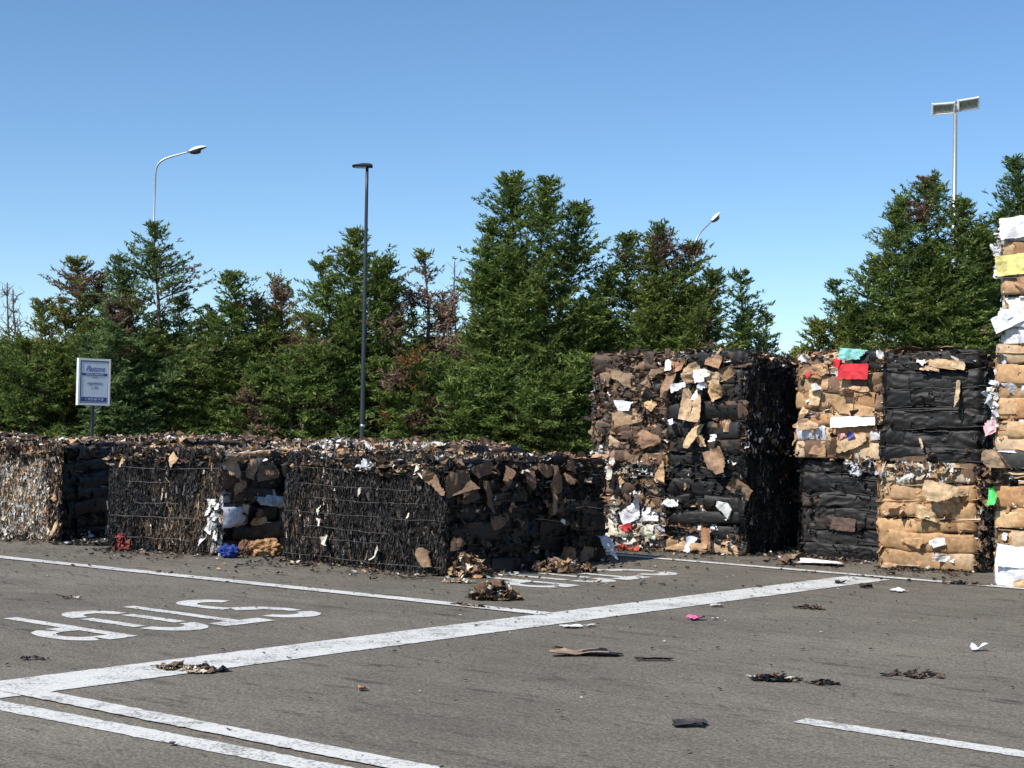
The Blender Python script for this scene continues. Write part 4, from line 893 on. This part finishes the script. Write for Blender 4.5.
def bare_tree(label, Y, stems, name='bare_tree', twigcol=(.16, .125, .10), tw=1.0, leafy=0):
    X0 = at(stems[0][0], 440, Y)[0]; root = empty(name, (X0, Y, 0)); tag(root, label, 'tree', None)
    tr = Acc(); br = Acc(); lf = Acc(); n_lf = []
    for (pxb, pxt, pyt) in stems:
        xt, zt = at(pxt, pyt, Y); xb = at(pxb, 440, Y)[0] - X0; xt -= X0; m = 16; t = np.linspace(0, 1, m)
        P = np.stack([xb + (xt - xb) * t, .1 * np.sin(t * 4), zt * t], 1) + np.cumsum(rng.normal(0, .02, (m, 3)), 0) * np.array([1, 1, 0])
        tr.tube(P, np.linspace(.075, .018, m), 6, (.15, .125, .10))
        for _ in range(int(34 * tw)):
            k = rng.integers(4, m - 1); az_ = rng.uniform(0, 6.28); L = rng.uniform(.3, 1.25) * (1.15 - t[k]) * 1.3
            mm = 7; s_ = np.linspace(0, 1, mm)
            Q = P[k] + np.stack([math.cos(az_) * L * s_, math.sin(az_) * L * s_, L * .9 * s_ * rng.uniform(.2, 1.2)], 1) + np.cumsum(rng.normal(0, .02, (mm, 3)), 0)
            br.tube(Q, np.linspace(.022, .007, mm), 4, twigcol, cap=False); n_lf.append(Q[2:])
            for __ in range(5):
                q = Q[rng.integers(1, mm)]; L2 = rng.uniform(.12, .4); d = unit(rng.normal(0, 1, 3) + np.array([0, 0, .6]))
                Q2 = q + d * (L2 * np.linspace(0, 1, 4))[:, None] + np.cumsum(rng.normal(0, .012, (4, 3)), 0); br.tube(Q2, np.linspace(.010, .005, 4), 3, twigcol, cap=False); n_lf.append(Q2)
    tr.build('trunk', M_BARK, root); br.build('branches', M_BARK, root)
    if leafy:
        P = np.concatenate(n_lf); P = np.repeat(P, leafy, 0); n = len(P); P = P + rng.normal(0, .06, (n, 3))
        U = unit(rng.normal(0, 1, (n, 3))); V = unit(np.cross(U, rng.normal(0, 1, (n, 3))))
        lf.flakes(P, U, V, rng.uniform(.02, .04, n), rng.uniform(.06, .14, n), 2, 2, .1, np.zeros(n), DEAD[rng.integers(0, 5, n)] * rng.uniform(.7, 1.3, (n, 1)))
        lf.build('dead_needles', M_LEAF, root)
    return root
conifer('low bushy yellow green conifer at the far left edge under the bare tree', 44, [(28, 345, 2.0, .3), (-20, 350, 1.6, .3), (58, 352, 1.3, .3)], 'g', 1.0, dead=.08)
conifer('olive green conifer with a pointed top directly above the white sign', 45, [(78, 262, 1.25, .4), (100, 275, 1.0, .4), (62, 300, .9, .3)], 'o', .9, dead=.38)
conifer('tall open dark green conifer right of the white sign', 44, [(157, 228, 1.75, .3), (122, 262, 1.2, .5), (180, 300, 1.3, .5)], 'b', .75, dead=.12)
conifer('small blue green conifer standing in front, just right of the sign post', 42.5, [(112, 322, .75, .2), (135, 380, 1.1, .1)], 'b', 1.0)
conifer('medium green conifer between the tall open one and the brown dead conifer', 44, [(234, 277, 1.15, .3), (213, 322, 1.2, .3), (250, 340, 1.0, .3)], 'g', 1.1)
conifer('brown half dead conifer with thin bare tips left of the dark lamp post', 45, [(274, 280, .9, .4), (284, 292, .85, .4), (262, 300, .7, .3)], 'o', .6, dead=.85, limb=.6)
conifer('low green conifer filling the foot of the brown half dead one', 43, [(290, 352, 1.3, .2), (265, 380, 1.0, .1), (318, 345, 1.1, .2)], 'g', 1.0, dead=.34)
conifer('large dense conifer directly behind the dark lamp post', 44, [(357, 233, 1.6, .3), (323, 262, 1.35, .4), (384, 262, 1.2, .5)], 'g', 1.1, dead=.24)
conifer('sparse brown conifer with leaning bare branches right of the dark lamp post', 44.5, [(427, 255, 1.0, .5), (410, 290, .9, .4), (445, 300, .8, .3)], 'o', .42, dead=.80, rust=.15, limb=.7)
conifer('low green conifer with rust patches at the foot of the sparse brown one', 42.8, [(425, 352, 1.4, .2), (395, 368, 1.1, .1), (452, 372, 1.0, .1)], 'g', .9, dead=.42, rust=.46)
conifer('biggest dense dark conifer with three tops in the middle of the row', 43.5, [(510, 176, 1.45, .3), (547, 184, 1.55, .3), (580, 205, 1.45, .4), (490, 262, 1.3, .3), (478, 330, 1.35, .2), (588, 300, 1.3, .2)], 'g', 1.2)
conifer('low dense dark conifer wall at the foot of the biggest conifer', 42.2, [(500, 370, 1.6, .1), (545, 350, 1.7, .1), (585, 362, 1.4, .1), (465, 385, 1.0, .1)], 'g', 1.25)
conifer('wide dense conifer behind the two storey stack with several tops', 44, [(658, 230, 1.6, .4), (626, 236, 1.2, .4), (690, 246, 1.5, .4), (712, 275, 1.3, .4), (604, 320, 1.0, .3)], 'g', 1.15, dead=.08)
conifer('narrow pale conifer with open branches right of the wide dense one', 46, [(742, 272, .95, .4), (757, 320, .8, .3)], 'b', .7)
conifer('small sparse pale conifer left of the right hand conifer', 47, [(838, 282, .65, .4), (850, 316, .9, .4)], 'b', .6)
conifer('low olive conifer spreading behind the red carton bale', 45, [(818, 322, 1.1, .3), (842, 326, 1.2, .3), (795, 352, .9, .3), (872, 308, 1.2, .3)], 'o', .9)
conifer('large broad conifer behind the charred upper bale at the right', 43, [(926, 180, 1.7, .4), (895, 205, 1.5, .5), (958, 205, 1.5, .4), (880, 262, 1.6, .4), (965, 290, 1.6, .3)], 'g', 1.2, dead=.06)
conifer('tall dark conifer rising behind the tower at the right edge', 45, [(1018, 160, 1.4, .4), (1000, 215, 1.3, .4), (1045, 190, 1.5, .4)], 'b', 1.1)
bare_tree('bare leafless tree with pale upright stems at the far left', 48, [(15, 12, 283), (22, 21, 290), (30, 45, 300), (5, -12, 330)])
bare_tree('leafless forked tree leaning behind the olive conifer at the left', 47, [(60, 40, 330), (52, 48, 345)], tw=.5)
bare_tree('thin bare dead tree with a dark spike top beside the brown conifer', 44.6, [(276, 278, 272), (262, 256, 290)], tw=.8, leafy=1)
bare_tree('thin dead tree with leaning bare limbs right of the dark lamp post', 44, [(425, 385, 262), (420, 398, 300), (440, 455, 290)], tw=.8, leafy=2)
bare_tree('pale bare tree in the gap left of the biggest conifer', 49, [(462, 458, 262), (455, 440, 290), (468, 474, 262), (470, 448, 310)], twigcol=(.24, .20, .17))
# far wood seen through the gaps
a = Acc(); n = 26000; x = rng.uniform(-70, 70, n); hgt = 6.2 + 1.3 * fbm(np.stack([x * .12, 0 * x, 0 * x], 1), 3, 4); hgt = np.where(x > 10, hgt - 1.4, hgt); z = rng.random(n) * hgt
P = np.stack([x, 92 + rng.uniform(-3, 3, n), z], 1); U = unit(rng.normal(0, 1, (n, 3))); V = unit(np.cross(U, rng.normal(0, 1, (n, 3))))
a.flakes(P, U, V, rng.uniform(.3, .9, n), rng.uniform(.3, .9, n), 2, 3, .1, np.zeros(n), leafcol(n, P * .3, 'o', dead=.1))
tag(a.build('far_wood', M_LEAF), 'distant line of woodland seen through gaps in the conifer row', 'woodland', kind='stuff')

# ------------------------------------------------------------------ lamps, mast, sign
def mat_obj(acc, name, mat, parent, smooth=False): return acc.build(name, mat, parent, smooth)
# dark post with a flat LED head
Y = 36.0; Xb, _ = at(359.5, 440, Y); Xt, Zt = at(366, 166, Y); 
X0 = at(361, 488, Y)[0]
root = empty('street_lamp', (X0, Y, 0)); tag(root, 'slim dark grey lamp post with a flat head in front of the conifers', 'street lamp')
m = 12; t = np.linspace(0, 1, m); a = Acc(); a.tube(np.stack([(Xt - X0) * t * .5, 0 * t, Zt * t], 1), np.linspace(.060, .036, m), 12, (.2, .2, .2)); a.build('pole', M_DARKPOLE, root, True)
xt = (Xt - X0) * .5
a = Acc(); a.tube([(0, 0, 0), (0, 0, 1.15), (0, 0, 1.2)], [.078, .078, .062], 12); a.build('pole_base', M_DARKPOLE, root, True)
a = Acc(); a.tube([(0, 0, 1.5), (0.01, 0, 1.56)], .066, 12); a.build('inspection_band', M_GALV, root, True)
a = Acc(); prof = [(-.34, .02), (-.28, .055), (-.1, .085), (.06, .075), (.12, .03)]
P = np.array([[(x + xt, y * .13, Zt + (.03 + .5 * hh if y == 0 else .0 if abs(y) == 1 else .03) - .02 * (x < -.2)) for y in (-1, -.6, 0, .6, 1)] for x, hh in prof]); a.grid(P, (.2,) * 3)
Pb = P.copy(); Pb[..., 2] = Zt - .035; Pb[:, 0, 2] = Pb[:, -1, 2] = Zt; a.grid(Pb, (.2,) * 3); a.build('lamp_head', M_DARKPOLE, root, True)
a = Acc(); a.box((xt - .28, -.09, Zt - .045), (xt - .02, .09, Zt - .036), (.6, .6, .6)); a.build('led_panel', M_LAMPWHITE, root)
def cobra(label, px_pole, py_bend, px_head, py_head, Y, reach_y=0.0, sc=1.0, lin=0.0):
    Xp, Zb = at(px_pole, py_bend, Y); Xh, Zh = at(px_head, py_head, Y)
    root = empty('street_lamp', (Xp, Y, 0)); tag(root, label, 'street lamp')
    dx = Xh - Xp; dz = Zh - Zb; t = np.linspace(0, 1, 14); k0 = [0, .06, .14, .26, .42, .6, .8, 1.0]
    fx = np.interp(t, k0, [0, .005, .03, .10, .25, .46, .73, 1.0]); fz = np.interp(t, k0, [0, .20, .38, .56, .70, .80, .90, 1.0])
    fx = fx * (1 - lin) + t * lin; fz = fz * (1 - lin) + t * lin
    pts = np.concatenate([np.array([(0, 0, 0), (0, 0, Zb * .5), (0, 0, Zb)]), np.stack([dx * fx[1:], reach_y * fx[1:], Zb + dz * fz[1:]], 1)])
    a = Acc(); a.tube(pts, np.concatenate([[.10, .07, .048], np.linspace(.044, .03, 13)]) * sc, 8); a.build('pole', M_GALV, root, True)
    d = unit(pts[-1] - pts[-3]); side = np.array([0, 1, 0.]) if abs(d[0]) > .3 else np.array([1, 0, 0.]); side = unit(side - d * (side @ d)); up = np.cross(d, side); up = up if up[2] > 0 else -up
    e = pts[-1]; a = Acc(); L = .72 * sc; nl, na = 12, 12
    tt = np.linspace(0, 1, nl); wv = .17 * sc * np.sin(np.clip(tt * .92 + .08, 0, 1) * math.pi) ** .6; th = np.linspace(0, math.pi, na)
    P = e + d * (tt * L - .02)[:, None, None] + side * (np.cos(th)[None, :] * wv[:, None])[..., None] + up * (np.sin(th)[None, :] * (wv * .75)[:, None])[..., None]
    a.grid(P, (.7,) * 3); a.build('lamp_head', M_LAMPWHITE, root, True)
    a = Acc(); P2 = e + d * (tt * L - .02)[:, None, None] + side * (np.cos(th)[None, :] * wv[:, None] * .97)[..., None] - up * (np.sin(th)[None, :] * (wv * (.75 * (tt < .55) + .25))[:, None] + .004)[..., None]
    a.grid(P2, (.1,) * 3); a.build('lamp_underside', M_LAMPDARK, root, True)
cobra('curved galvanised lamp post with a white head above the left conifers', 155, 178, 190, 151.5, 60, sc=1.0)
cobra('curved lamp post peeping over the conifers behind the two storey stack', 695, 245, 713.5, 219.5, 70, reach_y=.5, sc=.95, lin=.6)
# floodlight mast
Y = 80.0; X0, Z1 = at(955.5, 104, Y)
root = empty('floodlight_mast', (X0, Y, 0)); tag(root, 'tall grey mast carrying two floodlights above the right hand conifers', 'floodlight mast')
a = Acc(); a.tube([(0, 0, 0), (0, 0, Z1 * .5), (0, 0, 14.2), (0, 0, 14.25), (0, 0, Z1)], [.26, .2, .17, .115, .10], 12); a.build('pole', M_GALV, root, True)
a = Acc(); a.tube([(-1.0, 0, Z1 - .08), (1.0, 0, Z1 + .18)], .05, 8); a.build('crossbar', M_DARKPOLE, root, True)
for sg in (-1, 1):
    Mx = Matrix.Translation((sg * .66, -.12, Z1 - .18 + sg * .13)) @ Matrix.Rotation(R(-8), 4, 'Y') @ Matrix.Rotation(R(28), 4, 'X') @ Matrix.Rotation(R(sg * 8), 4, 'Z')
    h = Acc(); h.box((-.52, -.02, -.30), (.52, .16, -.24), (.7,) * 3, Mx); h.box((-.52, -.02, .24), (.52, .16, .30), (.7,) * 3, Mx)
    h.box((-.58, -.03, -.32), (-.522, .17, .32), (.7,) * 3, Mx); h.box((.522, -.03, -.32), (.58, .17, .32), (.7,) * 3, Mx)
    ho = h.build('floodlight_frame', M_LAMPWHITE, root)
    h = Acc(); h.box((-.515, .10, -.235), (.515, .15, .235), (.1,) * 3, Mx); h.build('floodlight_back', M_GALV, ho)
    for q in (-.25, .25):
        h = Acc(); h.box((q - .15, .03, -.09), (q + .15, .095, .13), (.5,) * 3, Mx); h.build('reflector', M_GLASS, ho)
    h = Acc(); h.tube([Mx @ Vector((0, .16, 0)), Vector((sg * .12, 0, Z1 - .1 + sg * .02))], .03, 6); h.build('bracket', M_GALV, root)
# advertising sign
Y = 38.0; Xc, Zc = at(93.5, 382, Y)
root = empty('advertising_sign', (Xc, Y, 0), R(40)); root.scale = (.93, .93, 1); tag(root, 'white rectangular company sign with blue lettering on a thin post', 'sign')
a = Acc(); a.box((-.035, -.03, 0), (.035, .03, Zc - .55), (.2,) * 3); a.build('post', M_DARKPOLE, root)
a = Acc(); a.tube([(.0, 0, Zc - .78), (.25, 0, Zc - .58)], .016, 6); a.build('brace', M_GALV, root)
W2, H2 = .44, .575
f = Acc(); f.box((-W2, -.06, Zc - H2), (W2, .06, Zc - H2 + .05), (.7,) * 3); f.box((-W2, -.06, Zc + H2 - .05), (W2, .06, Zc + H2), (.7,) * 3)
f.box((-W2 - .012, -.062, Zc - H2 - .003), (-W2 + .035, .062, Zc + H2 + .003), (.7,) * 3); f.box((W2 - .035, -.062, Zc - H2 - .003), (W2 + .012, .062, Zc + H2 + .003), (.7,) * 3)
f.build('frame', M_SIGNFRAME, root)
f = Acc(); f.box((-W2 + .02, -.040, Zc - H2 + .03), (W2 - .02, .04, Zc + H2 - .03), (.5,) * 3); f.build('backing', M_SIGNINNER, root)
f = Acc(); f.box((-W2 + .075, -.050, Zc - H2 + .075), (W2 - .055, -.042, Zc + H2 - .085), (.5,) * 3); f.build('panel', M_SIGNPANEL, root)
for z0, z1 in ((Zc + .155, Zc + .215), (Zc - .485, Zc - .375)):
    f = Acc(); f.box((-W2 + .085, -.054, z0), (W2 - .075, -.0505, z1), (.5,) * 3); f.build('blue_bar', M_SIGNBLUE, root)
def text(name, body, size, x, z, mat, y, shear=0.0, sx=1.0):
    cu = bpy.data.curves.new(name, 'FONT'); cu.body = body; cu.size = size; cu.shear = shear; cu.align_x = 'CENTER'; cu.extrude = .0015; cu.offset = 0.0
    to = bpy.data.objects.new(name + '_src', cu); C.objects.link(to)
    bpy.context.view_layer.update(); dg = bpy.context.evaluated_depsgraph_get(); me = bpy.data.meshes.new_from_object(to.evaluated_get(dg)); bpy.data.objects.remove(to)
    me.materials.clear(); me.materials.append(mat); o = bpy.data.objects.new(name, me); C.objects.link(o); o.parent = root
    o.location = (x, y, z); o.rotation_euler = (R(90), 0, 0); o.scale = (sx, 1, 1)
text('lettering', 'Pastore', .20, .01, Zc + .26, M_SIGNBLUE, -.053, .5, .86)
text('lettering', 'servizi', .055, .01, Zc + .105, M_SIGNINK, -.053)
text('lettering', 'segnaletica', .10, .01, Zc - .06, M_SIGNINK, -.053, .2)
text('lettering', 'a 100', .085, .01, Zc - .165, M_SIGNINK, -.053)
text('lettering', 'SERVIZI E CONSULENZE', .045, .01, Zc + .168, M_SIGNWHITE, -.057)
text('lettering', 'T. 0125 00 17 00', .075, .01, Zc - .455, M_SIGNWHITE, -.057)
